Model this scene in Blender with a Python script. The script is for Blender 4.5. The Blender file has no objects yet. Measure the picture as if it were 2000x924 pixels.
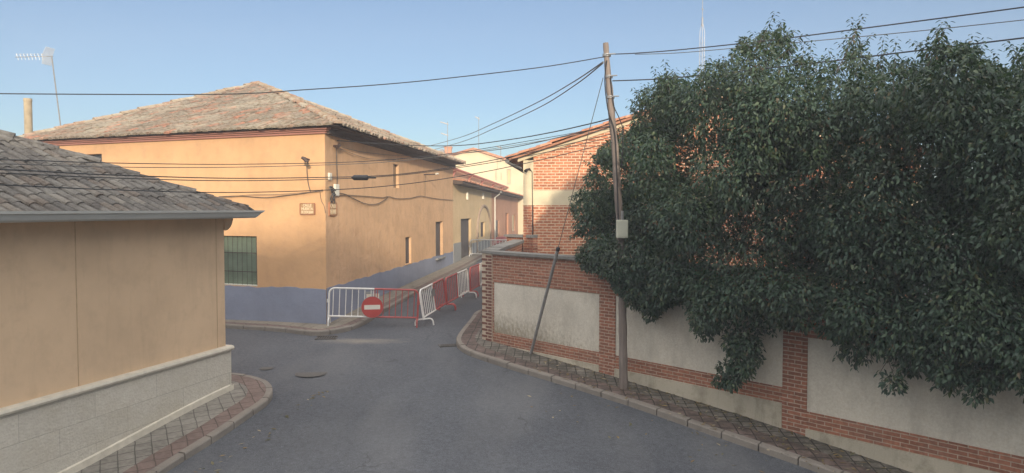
import bpy, bmesh, math, random
import numpy as np
from mathutils import Vector, Matrix
random.seed(7); rng = np.random.default_rng(7)
PI = math.pi
S = bpy.context.scene
COL = S.collection
# ------------------------------------------------------------------ camera model (photograph is 2000 x 924)
F, CX, CY, HZ = 1400.0, 1000.0, 462.0, 408.0
TH = math.atan((CY-HZ)/F); CT, ST = math.cos(TH), math.sin(TH)
H = 4.0                                    # height of the lens in the world
def ray(px, py):
    u = (px-CX)/F; v = (CY-py)/F
    return Vector((u, CT+v*ST, -ST+v*CT))
def W(px, py, Y):
    d = ray(px, py); k = Y/d.y
    return Vector((d.x*k, Y, H+d.z*k))
# ------------------------------------------------------------------ the lie of the land
GP_ = [(-200,-4.8),(-30,-4.7),(0,-4.6),(6,-4.45),(10,-4.15),(11.25,-4.02),(12.6,-3.82),(15.5,-3.6),(18.3,-3.42),(19.5,-3.37),(21,-3.31),
       (22.7,-3.23),(24.6,-3.13),(36,-2.88),(42,-2.7),(60,-2.35),(120,-1.6),(3000,-1.6)]
gy = np.array([p[0] for p in GP_], float); gz = np.array([p[1] for p in GP_], float)
def _interp(y):
    return float(np.interp(y, gy, gz))
def g0(y):
    return (_interp(y-.9)+_interp(y-.45)+_interp(y)+_interp(y+.45)+_interp(y+.9))/5
def G(x, y):
    z = g0(y)
    xc = max(-14, min(14, x))
    wn = max(0, min(1, (19.5-y)/5))
    z -= .01*xc*wn
    wf = max(0, min(1, (y-17.5)/4))
    z += .04*min(0, xc+5.3)*wf
    return H+z
def GP(px, py, up=0.0):
    d = ray(px, py)
    k = 1.0
    lo, hi = 2.0, 200.0
    f = lambda k: (H+d.z*k) - (G(d.x*k, d.y*k)+up)
    for _ in range(60):
        mid = (lo+hi)/2
        if f(mid) > 0: lo = mid
        else: hi = mid
    return Vector((d.x*lo, d.y*lo, H+d.z*lo))
# ------------------------------------------------------------------ vertical wall planes with their own frame
class Frame:
    """local x runs along the wall (left to right from outside), y goes into the house, z is up"""
    def __init__(s, o, d):
        s.o = Vector((o[0], o[1], 0)); d = Vector((d[0], d[1], 0)).normalized(); s.d = d
        s.n = Vector((-d.y, d.x, 0)); s.a = math.atan2(d.y, d.x)
    def w(s, x, y, z): return s.o + s.d*x + s.n*y + Vector((0,0,z))
    def at(s, px, py, y=0.0):
        r = ray(px, py); o = s.o + s.n*y
        k = (o.x*s.n.x+o.y*s.n.y)/(r.x*s.n.x+r.y*s.n.y)
        p = Vector((0,0,H))+r*k
        return ((p-o).dot(s.d), p.z)
    def gz(s, x): p = s.w(x,0,0); return G(p.x,p.y)
# ------------------------------------------------------------------ tagging and linking
def tag(o, label=None, cat=None, group=None, kind=None):
    if label: o['label'] = label
    if cat: o['category'] = cat
    if group: o['group'] = group
    if kind: o['kind'] = kind
    return o
def empty(name, loc=(0,0,0), label=None, cat=None, group=None, rz=0.0):
    o = bpy.data.objects.new(name, None); COL.objects.link(o)
    o.location = loc; o.rotation_euler = (0,0,rz); o.empty_display_size = .2
    return tag(o, label, cat, group)
class MB:
    def __init__(s): s.v = []; s.f = []; s.sm = False
    def quad(s, a, b, c, d):
        n = len(s.v); s.v += [tuple(a),tuple(b),tuple(c),tuple(d)]; s.f.append((n,n+1,n+2,n+3)); return s
    def tri(s, a, b, c):
        n = len(s.v); s.v += [tuple(a),tuple(b),tuple(c)]; s.f.append((n,n+1,n+2)); return s
    def poly(s, pts):
        n = len(s.v); s.v += [tuple(p) for p in pts]; s.f.append(tuple(range(n, n+len(pts)))); return s
    def box(s, x0, x1, y0, y1, z0, z1):
        n = len(s.v)
        s.v += [(x0,y0,z0),(x1,y0,z0),(x1,y1,z0),(x0,y1,z0),(x0,y0,z1),(x1,y0,z1),(x1,y1,z1),(x0,y1,z1)]
        s.f += [tuple(n+i for i in q) for q in ((3,2,1,0),(4,5,6,7),(0,1,5,4),(1,2,6,5),(2,3,7,6),(3,0,4,7))]; return s
    def prism(s, pts, dz):
        """pts: bottom polygon (ccw from above), lifted by vector dz"""
        n = len(s.v); k = len(pts); dz = Vector(dz)
        s.v += [tuple(p) for p in pts]+[tuple(Vector(p)+dz) for p in pts]
        s.f.append(tuple(n+i for i in reversed(range(k)))); s.f.append(tuple(n+k+i for i in range(k)))
        for i in range(k):
            j = (i+1) % k; s.f.append((n+i, n+j, n+k+j, n+k+i))
        return s
    def tube(s, pts, r, seg=6, caps=True):
        pts = [Vector(p) for p in pts]; k = len(pts)
        rs = r if isinstance(r, (list,tuple)) else [r]*k
        base = len(s.v); prev = None
        for i, p in enumerate(pts):
            t = (pts[min(i+1,k-1)]-pts[max(i-1,0)])
            t = t.normalized() if t.length > 1e-9 else Vector((0,0,1))
            if prev is None:
                a = Vector((0,0,1)) if abs(t.z) < .9 else Vector((1,0,0))
                u = t.cross(a).normalized()
            else:
                u = prev - t*prev.dot(t)
                u = u.normalized() if u.length > 1e-6 else t.orthogonal().normalized()
            prev = u; w = t.cross(u)
            for j in range(seg):
                an = 2*PI*j/seg; s.v.append(tuple(p+(u*math.cos(an)+w*math.sin(an))*rs[i]))
        for i in range(k-1):
            for j in range(seg):
                j2 = (j+1) % seg
                s.f.append((base+i*seg+j, base+i*seg+j2, base+(i+1)*seg+j2, base+(i+1)*seg+j))
        if caps:
            s.f.append(tuple(base+j for j in reversed(range(seg))))
            s.f.append(tuple(base+(k-1)*seg+j for j in range(seg)))
        s.sm = True
        return s
    def build(s, name, mat, parent=None, frame=None, loc=None, smooth=None):
        me = bpy.data.meshes.new(name); me.from_pydata(s.v, [], s.f)
        me.materials.append(mat)
        if smooth if smooth is not None else s.sm:
            me.polygons.foreach_set('use_smooth', [True]*len(me.polygons))
            try: me.set_sharp_from_angle(angle=math.radians(40))
            except Exception: pass
        me.update()
        o = bpy.data.objects.new(name, me); COL.objects.link(o)
        want = None
        if frame: want = Matrix.Translation(frame.o) @ Matrix.Rotation(frame.a, 4, 'Z')
        elif loc is not None: want = Matrix.Translation(Vector(loc))
        if parent is not None: o.parent = parent
        if want is not None:
            if parent is not None: want = wmat(parent).inverted() @ want
            o.location = want.to_translation(); o.rotation_euler = want.to_euler()
        return o
def wmat(o):
    m = o.matrix_basis.copy()
    return (wmat(o.parent) @ m) if o.parent else m
def text_mesh(body, size, extrude, mat, parent, align_y='TOP_BASELINE', offset=0.0):
    cu = bpy.data.curves.new('lettering', 'FONT'); cu.body = body; cu.size = size; cu.extrude = extrude; cu.align_x = 'CENTER'; cu.align_y = align_y; cu.offset = offset
    t = bpy.data.objects.new('lettering_curve', cu); COL.objects.link(t)
    bpy.context.view_layer.update()
    me = bpy.data.meshes.new_from_object(t.evaluated_get(bpy.context.evaluated_depsgraph_get()))
    bpy.data.objects.remove(t); bpy.data.curves.remove(cu)
    me.materials.clear(); me.materials.append(mat); me.name = 'lettering'
    o = bpy.data.objects.new('lettering', me); COL.objects.link(o); o.parent = parent
    return o
def bez(pts, n=14):
    """smooth polyline through pts"""
    P = [Vector(p) for p in pts]; out = []
    for i in range(len(P)-1):
        p0 = P[max(i-1,0)]; p1 = P[i]; p2 = P[i+1]; p3 = P[min(i+2,len(P)-1)]
        for k in range(n):
            t = k/n
            out.append(.5*((2*p1)+(p2-p0)*t+(2*p0-5*p1+4*p2-p3)*t*t+(3*p1-p0-3*p2+p3)*t**3))
    out.append(P[-1]); return out
# ------------------------------------------------------------------ materials
def newmat(name):
    m = bpy.data.materials.new(name); m.use_nodes = True
    nt = m.node_tree; b = nt.nodes['Principled BSDF']; return m, nt, b
def lin(c): return (c[0], c[1], c[2], 1)
class N:
    def __init__(s, nt): s.nt = nt
    def new(s, t, **k):
        n = s.nt.nodes.new(t)
        for a, b in k.items():
            if hasattr(n, a): setattr(n, a, b)
        return n
    def link(s, a, b): s.nt.links.new(a, b)
    def coord(s, scale=(1,1,1), rot=(0,0,0), kind='Object'):
        t = s.new('ShaderNodeTexCoord'); m = s.new('ShaderNodeMapping')
        m.inputs['Scale'].default_value = scale; m.inputs['Rotation'].default_value = rot
        s.link(t.outputs[kind], m.inputs['Vector']); return m.outputs['Vector']
    def noise(s, vec, scale, detail=4, rough=.6):
        n = s.new('ShaderNodeTexNoise'); n.inputs['Scale'].default_value = scale
        n.inputs['Detail'].default_value = detail; n.inputs['Roughness'].default_value = rough
        s.link(vec, n.inputs['Vector']); return n.outputs['Fac']
    def ramp(s, fac, stops):
        r = s.new('ShaderNodeValToRGB'); e = r.color_ramp.elements
        while len(e) < len(stops): e.new(.5)
        for i, (p, c) in enumerate(stops):
            e[i].position = p; e[i].color = lin(c) if not isinstance(c, (int,float)) else (c,c,c,1)
        s.link(fac, r.inputs['Fac']); return r.outputs['Color']
    def mix(s, fac, a, b, mode='MIX'):
        n = s.new('ShaderNodeMix', data_type='RGBA', blend_type=mode)
        for sock, val in ((n.inputs[0], fac), (n.inputs[6], a), (n.inputs[7], b)):
            if hasattr(val, 'is_output'): s.link(val, sock)
            elif isinstance(val, (int,float)): sock.default_value = val
            else: sock.default_value = lin(val)
        return n.outputs[2]
    def math(s, op, a, b=0.0):
        n = s.new('ShaderNodeMath', operation=op)
        for sock, val in ((n.inputs[0], a), (n.inputs[1], b)):
            if hasattr(val, 'is_output'): s.link(val, sock)
            else: sock.default_value = val
        return n.outputs[0]
    def bump(s, h, strength, dist=.02):
        b = s.new('ShaderNodeBump'); b.inputs['Strength'].default_value = strength; b.inputs['Distance'].default_value = dist
        s.link(h, b.inputs['Height']); return b.outputs['Normal']
def mat_plain(name, c, rough=.6, metal=0.0, var=.15, scale=6, bump=0.0, spec=.5):
    m, nt, b = newmat(name); n = N(nt); v = n.coord()
    f = n.noise(v, scale, 5)
    c2 = tuple(x*(1-var) for x in c); c3 = tuple(min(1, x*(1+var)) for x in c)
    n.link(n.ramp(f, [(.3, c2), (.7, c3)]), b.inputs['Base Color'])
    b.inputs['Roughness'].default_value = rough; b.inputs['Metallic'].default_value = metal
    b.inputs['Specular IOR Level'].default_value = spec
    if bump: n.link(n.bump(n.noise(v, scale*6, 4), bump, .01), b.inputs['Normal'])
    return m
def mat_plaster(name, c, dirt=(.3,.2,.12), dirt_amt=.5, old=.5, bumps=.35, patch=None, fine=60, streak=.3):
    """painted render: broad fading, blotches, streaks running down, lumpy trowel marks"""
    m, nt, b = newmat(name); n = N(nt); v = n.coord(); vs = n.coord((3.2,3.2,.45))
    big = n.noise(v, .55, 4, .62); mid = n.noise(v, 2.6, 6, .65); st = n.noise(vs, 1.1, 6, .7); fi = n.noise(v, fine, 3, .6)
    col = n.ramp(big, [(.28, tuple(x*.84 for x in c)), (.5, c), (.72, tuple(min(1,x*1.1) for x in c))])
    col = n.mix(n.math('MULTIPLY', n.ramp(mid, [(.5, 0.), (.74, 1.)]), dirt_amt*.55), col, dirt)
    col = n.mix(n.math('MULTIPLY', n.ramp(st, [(.52, 0.), (.8, 1.)]), dirt_amt*streak*1.6), col, tuple(x*.8 for x in dirt))
    if patch: col = n.mix(n.math('MULTIPLY', n.ramp(n.noise(v, 1.25, 8, .72), [(.64, 0.), (.68, 1.)]), .7), col, patch)
    col = n.mix(.10, col, n.ramp(fi, [(.3, .15), (.7, .9)]), 'OVERLAY')
    n.link(col, b.inputs['Base Color']); b.inputs['Roughness'].default_value = .93; b.inputs['Specular IOR Level'].default_value = .2
    lump = n.math('ADD', n.math('MULTIPLY', n.noise(v, 3.5, 5, .6), old), n.math('MULTIPLY', fi, .12))
    n.link(n.bump(lump, bumps, .06), b.inputs['Normal'])
    return m
def mat_brick(name, c1, c2, mortar, w=.25, h=.068, ms=.010, stain=(.25,.2,.16), stain_amt=.3, off=0.0, zoff=0.0):
    m, nt, b = newmat(name); n = N(nt)
    t = n.new('ShaderNodeTexCoord'); sx = n.new('ShaderNodeSeparateXYZ'); cx = n.new('ShaderNodeCombineXYZ')
    n.link(t.outputs['Object'], sx.inputs[0])
    ax = n.math('ADD', n.math('ADD', sx.outputs['X'], sx.outputs['Y']), off)
    n.link(ax, cx.inputs['X']); n.link(n.math('ADD', sx.outputs['Z'], zoff), cx.inputs['Y'])
    vo = n.coord()
    # edges wander a little, as laid by hand
    wob = n.new('ShaderNodeTexNoise'); wob.inputs['Scale'].default_value = 5; n.link(vo, wob.inputs['Vector'])
    va = n.new('ShaderNodeVectorMath', operation='MULTIPLY_ADD'); n.link(wob.outputs['Color'], va.inputs[0])
    va.inputs[1].default_value = (.02,.012,0); n.link(cx.outputs[0], va.inputs[2])
    br = n.new('ShaderNodeTexBrick'); n.link(va.outputs[0], br.inputs['Vector'])
    br.inputs['Scale'].default_value = 1; br.inputs['Brick Width'].default_value = w; br.inputs['Row Height'].default_value = h
    br.inputs['Mortar Size'].default_value = ms; br.inputs['Mortar Smooth'].default_value = .25; br.inputs['Bias'].default_value = 0
    br.inputs['Color1'].default_value = lin(tuple(x*1.12 for x in c1)); br.inputs['Color2'].default_value = lin(tuple(x*.86 for x in c2)); br.inputs['Mortar'].default_value = lin(mortar)
    salt = n.ramp(n.noise(n.coord((1,1,1.6)), 1.6, 7, .72), [(.58, 0.), (.72, 1.)])
    col = n.mix(.45, br.outputs['Color'], n.ramp(n.noise(vo, 14, 5), [(.3, .25), (.7, .8)]), 'OVERLAY')
    col = n.mix(n.math('MULTIPLY', n.ramp(n.noise(vo, .9, 6, .7), [(.5, 0.), (.75, 1.)]), stain_amt), col, stain)
    col = n.mix(n.math('MULTIPLY', salt, stain_amt*.8), col, (.46,.37,.30))
    n.link(col, b.inputs['Base Color']); b.inputs['Roughness'].default_value = .9; b.inputs['Specular IOR Level'].default_value = .2
    hgt = n.math('ADD', n.math('MULTIPLY', br.outputs['Fac'], -1.0), n.math('MULTIPLY', n.noise(vo, 40, 3), .35))
    n.link(n.bump(hgt, .55, .012), b.inputs['Normal'])
    return m
def mat_tiles(name, cols, lichen, lich_amt=.5, lich_scale=.7, mott=9, moss=None):
    """each clay tile is its own island: its own fired colour, then lichen and soot across the slope"""
    m, nt, b = newmat(name); n = N(nt); v = n.coord(); g = n.new('ShaderNodeNewGeometry')
    k = len(cols); col = n.ramp(g.outputs['Random Per Island'], [((i+.001)/k, c) for i, c in enumerate(cols)])
    f = n.noise(v, mott, 6, .72)
    if moss: col = n.mix(n.math('MULTIPLY', n.ramp(n.noise(v, 1.3, 5, .65), [(.42, 0.), (.62, 1.)]), .6), col, moss)
    col = n.mix(.7, col, n.ramp(f, [(.25, .18), (.75, .85)]), 'OVERLAY')
    lf = n.math('ADD', n.math('MULTIPLY', n.noise(v, lich_scale, 4, .6), .6), n.math('MULTIPLY', n.noise(v, 5, 5, .7), .4))
    col = n.mix(n.math('MULTIPLY', n.ramp(lf, [(.47, 0.), (.6, 1.)]), lich_amt), col, lichen)
    n.link(col, b.inputs['Base Color']); b.inputs['Roughness'].default_value = .95; b.inputs['Specular IOR Level'].default_value = .15
    n.link(n.bump(n.noise(v, 45, 4, .7), .5, .02), b.inputs['Normal'])
    return m
def mat_asphalt():
    m, nt, b = newmat('asphalt'); n = N(nt); v = n.coord()
    fine = n.noise(v, 75, 4, .8); mid = n.noise(v, 14, 6, .75); big = n.noise(v, .35, 5, .6)
    col = n.ramp(big, [(.3, (.066,.070,.080)), (.7, (.098,.103,.113))])
    col = n.mix(.85, col, n.ramp(fine, [(.32, .12), (.5, .5), (.72, .98)]), 'OVERLAY')
    col = n.mix(.6, col, n.ramp(mid, [(.3, .25), (.7, .76)]), 'OVERLAY')
    # worn wheel tracks and dusty wash, long in the driving direction
    vs = n.coord((.55,.16,1), (0,0,math.radians(22)))
    tr = n.noise(vs, 1.3, 4, .55)
    col = n.mix(n.math('MULTIPLY', n.ramp(tr, [(.48, 0.), (.7, 1.)]), .3), col, (.17,.168,.165))
    # stains
    vb = n.noise(v, 1.7, 7, .72)
    col = n.mix(n.math('MULTIPLY', n.ramp(vb, [(.60, 0.), (.72, 1.)]), .35), col, (.045,.045,.048))
    # hairline cracks, broken up
    vc = n.new('ShaderNodeTexVoronoi'); vc.feature = 'DISTANCE_TO_EDGE'; vc.inputs['Scale'].default_value = .42
    wv = n.new('ShaderNodeVectorMath', operation='ADD'); wn_ = n.new('ShaderNodeTexNoise'); wn_.inputs['Scale'].default_value = 1.4; wn_.inputs['Detail'].default_value = 6
    n.link(v, wn_.inputs['Vector']); n.link(v, wv.inputs[0]); n.link(wn_.outputs['Color'], wv.inputs[1]); n.link(wv.outputs[0], vc.inputs['Vector'])
    ck = n.math('MULTIPLY', n.ramp(vc.outputs['Distance'], [(.0, 1.), (.010, 0.)]), n.ramp(n.noise(v, .5, 3), [(.5, 0.), (.6, 1.)]))
    col = n.mix(n.math('MULTIPLY', ck, .55), col, (.035,.035,.036))
    # pale grit here and there
    gr = n.noise(v, 62, 2, .5)
    col = n.mix(n.math('MULTIPLY', n.ramp(gr, [(.70, 0.), (.76, 1.)]), .4), col, (.26,.25,.24))
    # sandy dust washed down to the crossing
    se = n.new('ShaderNodeSeparateXYZ'); n.link(v, se.inputs[0])
    dx = n.math('DIVIDE', n.math('ADD', se.outputs['X'], 3.9), 1.3); dy = n.math('DIVIDE', n.math('ADD', se.outputs['Y'], -18.4), .38)
    rr = n.math('SQRT', n.math('ADD', n.math('MULTIPLY', dx, dx), n.math('MULTIPLY', dy, dy)))
    rr = n.math('ADD', rr, n.math('MULTIPLY', n.noise(n.coord((1.2,3.5,1)), 2.2, 5, .7), 1.6))
    col = n.mix(n.math('MULTIPLY', n.ramp(n.math('MULTIPLY', rr, .4), [(.36, 1.), (.72, 0.)]), .55), col, (.30,.265,.21))
    n.link(col, b.inputs['Base Color']); b.inputs['Roughness'].default_value = .88; b.inputs['Specular IOR Level'].default_value = .3
    n.link(n.bump(n.math('ADD', fine, n.math('MULTIPLY', mid, .8)), .5, .012), b.inputs['Normal'])
    return m
def mat_pave(name, c1, c2, joint, w, h, rot, moss, ms=.012, thr=.5, dirty=0.0):
    m, nt, b = newmat(name); n = N(nt); v = n.coord((1,1,1), (0,0,rot)); vo = n.coord()
    wob = n.new('ShaderNodeTexNoise'); wob.inputs['Scale'].default_value = 2.5; n.link(vo, wob.inputs['Vector'])
    va = n.new('ShaderNodeVectorMath', operation='MULTIPLY_ADD'); n.link(wob.outputs['Color'], va.inputs[0])
    va.inputs[1].default_value = (.05,.05,0); n.link(v, va.inputs[2])
    br = n.new('ShaderNodeTexBrick'); n.link(va.outputs[0], br.inputs['Vector']); br.offset = 0.0
    br.inputs['Scale'].default_value = 1; br.inputs['Brick Width'].default_value = w; br.inputs['Row Height'].default_value = h
    br.inputs['Mortar Size'].default_value = ms; br.inputs['Mortar Smooth'].default_value = .4; br.inputs['Bias'].default_value = 0
    br.inputs['Color1'].default_value = lin(c1); br.inputs['Color2'].default_value = lin(c2)
    mo = n.ramp(n.noise(vo, .8, 4, .6), [(thr-.12, 0.), (thr+.1, 1.)])
    n.link(n.mix(mo, joint, moss), br.inputs['Mortar'])
    col = n.mix(.45, br.outputs['Color'], n.ramp(n.noise(vo, 11, 6, .7), [(.25, .2), (.75, .8)]), 'OVERLAY')
    dk = n.math('MULTIPLY', mo, n.ramp(n.noise(vo, 3.2, 6, .75), [(.45-.12*dirty, 0.), (.7-.12*dirty, 1.)]))
    col = n.mix(n.math('MULTIPLY', dk, .7), col, moss)
    n.link(col, b.inputs['Base Color']); b.inputs['Roughness'].default_value = .9; b.inputs['Specular IOR Level'].default_value = .25
    n.link(n.bump(n.math('ADD', n.math('MULTIPLY', br.outputs['Fac'], -1.), n.math('MULTIPLY', n.noise(vo, 30, 4), .4)), .5, .012), b.inputs['Normal'])
    return m
def mat_stone(name, c, w, h, joint_amt=.6):
    m, nt, b = newmat(name); n = N(nt); vo = n.coord()
    t = n.new('ShaderNodeTexCoord'); sx = n.new('ShaderNodeSeparateXYZ'); cx = n.new('ShaderNodeCombineXYZ')
    n.link(t.outputs['Object'], sx.inputs[0]); n.link(sx.outputs['X'], cx.inputs['X']); n.link(sx.outputs['Z'], cx.inputs['Y'])
    br = n.new('ShaderNodeTexBrick'); n.link(cx.outputs[0], br.inputs['Vector'])
    br.inputs['Scale'].default_value = 1; br.inputs['Brick Width'].default_value = w; br.inputs['Row Height'].default_value = h
    br.inputs['Mortar Size'].default_value = .006; br.inputs['Mortar Smooth'].default_value = .6
    br.inputs['Color1'].default_value = lin(c); br.inputs['Color2'].default_value = lin(tuple(x*.93 for x in c)); br.inputs['Mortar'].default_value = lin(tuple(x*joint_amt for x in c))
    rough = n.noise(n.coord((.8,1,1.2)), 12, 8, .82)
    col = n.mix(.28, br.outputs['Color'], n.ramp(rough, [(.3, .25), (.7, .75)]), 'OVERLAY')
    col = n.mix(n.math('MULTIPLY', n.ramp(n.noise(vo, 1.2, 5, .65), [(.48, 0.), (.75, 1.)]), .35), col, (.36,.30,.19))
    n.link(col, b.inputs['Base Color']); b.inputs['Roughness'].default_value = .92
    vor = n.new('ShaderNodeTexVoronoi'); vor.inputs['Scale'].default_value = 26; n.link(vo, vor.inputs['Vector'])
    hg = n.math('ADD', n.math('MULTIPLY', br.outputs['Fac'], -.5), n.math('ADD', rough, n.math('MULTIPLY', vor.outputs['Distance'], .6)))
    n.link(n.bump(hg, .45, .022), b.inputs['Normal'])
    return m
def mat_panel():
    """cement render on the boundary wall: pale, mould creeping up from the bottom"""
    m, nt, b = newmat('cement_render'); n = N(nt); v = n.coord(); vs = n.coord((6,6,3.4))
    col = n.ramp(n.noise(v, .9, 5, .65), [(.3, (.54,.495,.415)), (.7, (.65,.60,.50))])
    col = n.mix(.3, col, n.ramp(n.noise(v, 30, 4, .7), [(.3, .25), (.7, .75)]), 'OVERLAY')
    t = n.new('ShaderNodeTexCoord'); se = n.new('ShaderNodeSeparateXYZ'); n.link(t.outputs['Object'], se.inputs[0])
    up = n.math('SUBTRACT', 1.0, n.math('MULTIPLY', n.math('SUBTRACT', se.outputs['Z'], .85), 1.1))   # 1 at the bottom of the panel
    lef = n.math('SUBTRACT', 1.0, n.math('MULTIPLY', se.outputs['X'], .16))
    spe = n.noise(vs, 2.2, 9, .8)
    f = n.math('MULTIPLY', n.math('MULTIPLY', up, lef), 1.0)
    f = n.math('ADD', n.math('MULTIPLY', f, .42), n.math('MULTIPLY', spe, .75))
    col = n.mix(n.math('MULTIPLY', n.ramp(f, [(.50, 0.), (.72, 1.)]), .8), col, (.20,.165,.105))
    dn = n.math('MULTIPLY', n.ramp(n.noise(n.coord((1.5,1.5,.5)), 1.5, 7, .7), [(.48, 0.), (.68, 1.)]), .45)
    col = n.mix(dn, col, (.33,.30,.245))
    n.link(col, b.inputs['Base Color']); b.inputs['Roughness'].default_value = .95; b.inputs['Specular IOR Level'].default_value = .15
    n.link(n.bump(n.noise(v, 26, 6, .7), .4, .015), b.inputs['Normal'])
    return m
def mat_leaf():
    m, nt, b = newmat('leaf'); n = N(nt); v = n.coord(); g = n.new('ShaderNodeNewGeometry')
    col = n.ramp(g.outputs['Random Per Island'], [(0., (.013,.033,.020)), (.4, (.027,.057,.035)), (.78, (.045,.082,.048)), (.965, (.072,.10,.045)), (1., (.10,.065,.035))])
    cl = n.noise(v, .9, 3, .5)
    col = n.mix(n.math('MULTIPLY', n.ramp(cl, [(.56, 0.), (.74, 1.)]), .32), col, (.075,.058,.035))
    col = n.mix(n.math('MULTIPLY', n.ramp(n.noise(v, 1.6, 2), [(.6, 0.), (.75, 1.)]), .5), col, (.085,.125,.035))
    n.link(col, b.inputs['Base Color']); b.inputs['Roughness'].default_value = .5; b.inputs['Specular IOR Level'].default_value = .45
    tr = n.new('ShaderNodeBsdfTranslucent'); n.link(n.mix(1.0, col, (1.6,1.7,.7), 'MULTIPLY'), tr.inputs['Color'])
    mx = n.new('ShaderNodeMixShader'); mx.inputs[0].default_value = .22
    n.link(b.outputs[0], mx.inputs[1]); n.link(tr.outputs[0], mx.inputs[2]); n.link(mx.outputs[0], nt.nodes['Material Output'].inputs['Surface'])
    return m
def mat_wood(name, c, bands=22):
    m, nt, b = newmat(name); n = N(nt); v = n.coord((bands,bands,1.1)); vo = n.coord()
    f = n.noise(v, 1.0, 6, .7)
    col = n.ramp(f, [(.3, tuple(x*.5 for x in c)), (.55, c), (.75, tuple(min(1,x*1.35) for x in c))])
    n.link(col, b.inputs['Base Color']); b.inputs['Roughness'].default_value = .85
    n.link(n.bump(f, .6, .01), b.inputs['Normal']); return m
M = {}
M['orange'] = mat_plaster('orange_render', (.60,.36,.185), (.40,.24,.145), .7, .6, .4, (.66,.44,.27), 60, .1)
M['orange_old'] = mat_plaster('orange_render_lumpy', (.62,.395,.225), (.38,.235,.145), .85, 1.0, .55, (.67,.46,.30))
M['blue'] = mat_plaster('blue_skirting_paint', (.24,.262,.335), (.19,.20,.23), .5, .6, .4, (.33,.345,.39))
M['ochre'] = mat_plaster('ochre_render', (.645,.465,.30), (.46,.33,.21), .8, .3, .25, None, 90, .3)
M['yellow'] = mat_plaster('yellow_render', (.63,.46,.26), (.40,.30,.15), .5, .8, .45, (.60,.48,.30))
M['brickplaster'] = mat_plaster('red_ochre_render', (.50,.27,.17), (.30,.15,.09), .4, .4, .3)
M['cream'] = mat_plaster('cream_render', (.62,.53,.36), (.50,.42,.28), .3, .3, .25)
M['pinkwall'] = mat_plaster('pink_cream_render', (.58,.37,.24), (.44,.28,.18), .3, .3, .25)
M['greyplaster'] = mat_plaster('grey_cement', (.27,.27,.26), (.17,.16,.14), .6, .5, .4)
M['found'] = mat_plaster('concrete_footing', (.46,.415,.325), (.17,.145,.10), 1.3, .5, .5)
M['coping'] = mat_plaster('grey_coping_concrete', (.23,.22,.20), (.09,.085,.07), .8, .6, .6)
M['panel'] = mat_panel()
M['band_moss'] = mat_pave('stained_red_band_paving', (.195,.142,.122), (.168,.122,.106), (.08,.065,.055), .25, .25, math.radians(3), (.045,.038,.031), .014, .38, 1.0)
M['archband'] = mat_plaster('painted_arch_band', (.36,.27,.20), (.16,.11,.09), .9, .3, .3)
M['cornice'] = mat_plaster('dull_red_cornice', (.38,.185,.14), (.26,.13,.10), .5, .3, .3)
M['brick'] = mat_brick('wall_brick', (.32,.138,.085), (.255,.11,.07), (.40,.31,.235), .26, .068, .008)
M['brick_pier'] = mat_brick('pier_brick', (.31,.128,.078), (.245,.105,.066), (.43,.335,.26), .24, .068, .009, off=.1)
M['brick_house'] = mat_brick('house_brick', (.48,.18,.09), (.41,.15,.078), (.64,.49,.34), .267, .0927, .014, stain_amt=.08)
M['brick_yard'] = mat_brick('yard_brick', (.36,.13,.07), (.29,.105,.06), (.46,.32,.22), .26, .085, .011)
M['brick_dark'] = mat_plain('dark_single_bricks', (.17,.07,.048), .9, 0, .3, 30, .4)
M['mortar'] = mat_plain('cream_mortar', (.50,.41,.31), .95, 0, .15, 20, .4)
M['tile_grey'] = mat_tiles('old_grey_tiles', [(.10,.093,.085),(.13,.12,.108),(.115,.105,.095),(.155,.142,.125),(.105,.094,.085),(.185,.165,.14),(.14,.115,.095)], (.25,.235,.205), .6, 1.6, 16)
M['tile_old'] = mat_tiles('lichen_clay_tiles', [(.20,.155,.115),(.23,.18,.13),(.18,.14,.105),(.26,.205,.15),(.20,.15,.11),(.25,.155,.105),(.22,.175,.13),(.21,.16,.12),(.19,.145,.105),(.32,.15,.095)], (.40,.36,.275), .5, .42, 8, (.165,.15,.115))
M['tile_red'] = mat_tiles('red_clay_tiles', [(.40,.17,.095),(.44,.20,.115),(.36,.155,.09),(.47,.23,.14)], (.42,.29,.2), .35, .8)
M['ridge'] = mat_tiles('mortared_ridge_tiles', [(.27,.175,.12),(.33,.26,.185),(.30,.165,.11),(.36,.30,.225)], (.40,.36,.28), .6, 1.2)
M['under'] = mat_plain('eave_timber', (.085,.06,.045), .9, 0, .3, 10, .3)
M['asphalt'] = mat_asphalt()
M['soil'] = mat_plain('dry_soil', (.17,.14,.10), .95, 0, .3, 3, .4)
M['pave'] = mat_pave('grey_paving', (.27,.25,.215), (.235,.217,.187), (.135,.125,.108), .24, .24, math.radians(-29), (.075,.07,.06), .011, .48, .4)
M['pave_moss'] = mat_pave('mossy_grey_paving', (.25,.225,.19), (.21,.19,.16), (.06,.052,.043), .20, .20, math.radians(3), (.040,.036,.030), .013, .36, 1.0)
M['pave_tan'] = mat_pave('dusty_paving', (.27,.235,.185), (.235,.205,.165), (.15,.13,.105), .4, .4, math.radians(10), (.10,.09,.075), .012, .62)
M['band'] = mat_pave('red_band_paving', (.195,.142,.122), (.168,.122,.106), (.10,.075,.065), .25, .25, math.radians(-29), (.10,.075,.062), .012, .5)
M['kerb'] = mat_plaster('kerb_concrete', (.225,.20,.172), (.13,.115,.10), .6, .5, .5)
M['stone'] = mat_stone('rough_stone_facing', (.56,.52,.44), 1.25, .40, .72)
M['stone_smooth'] = mat_plain('smooth_stone', (.60,.55,.45), .8, 0, .12, 7, .25)
M['gutter'] = mat_plain('grey_gutter_metal', (.42,.42,.39), .45, .0, .06, 3)
M['white'] = mat_plain('white_paint', (.72,.70,.66), .5, 0, .08, 9)
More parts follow.
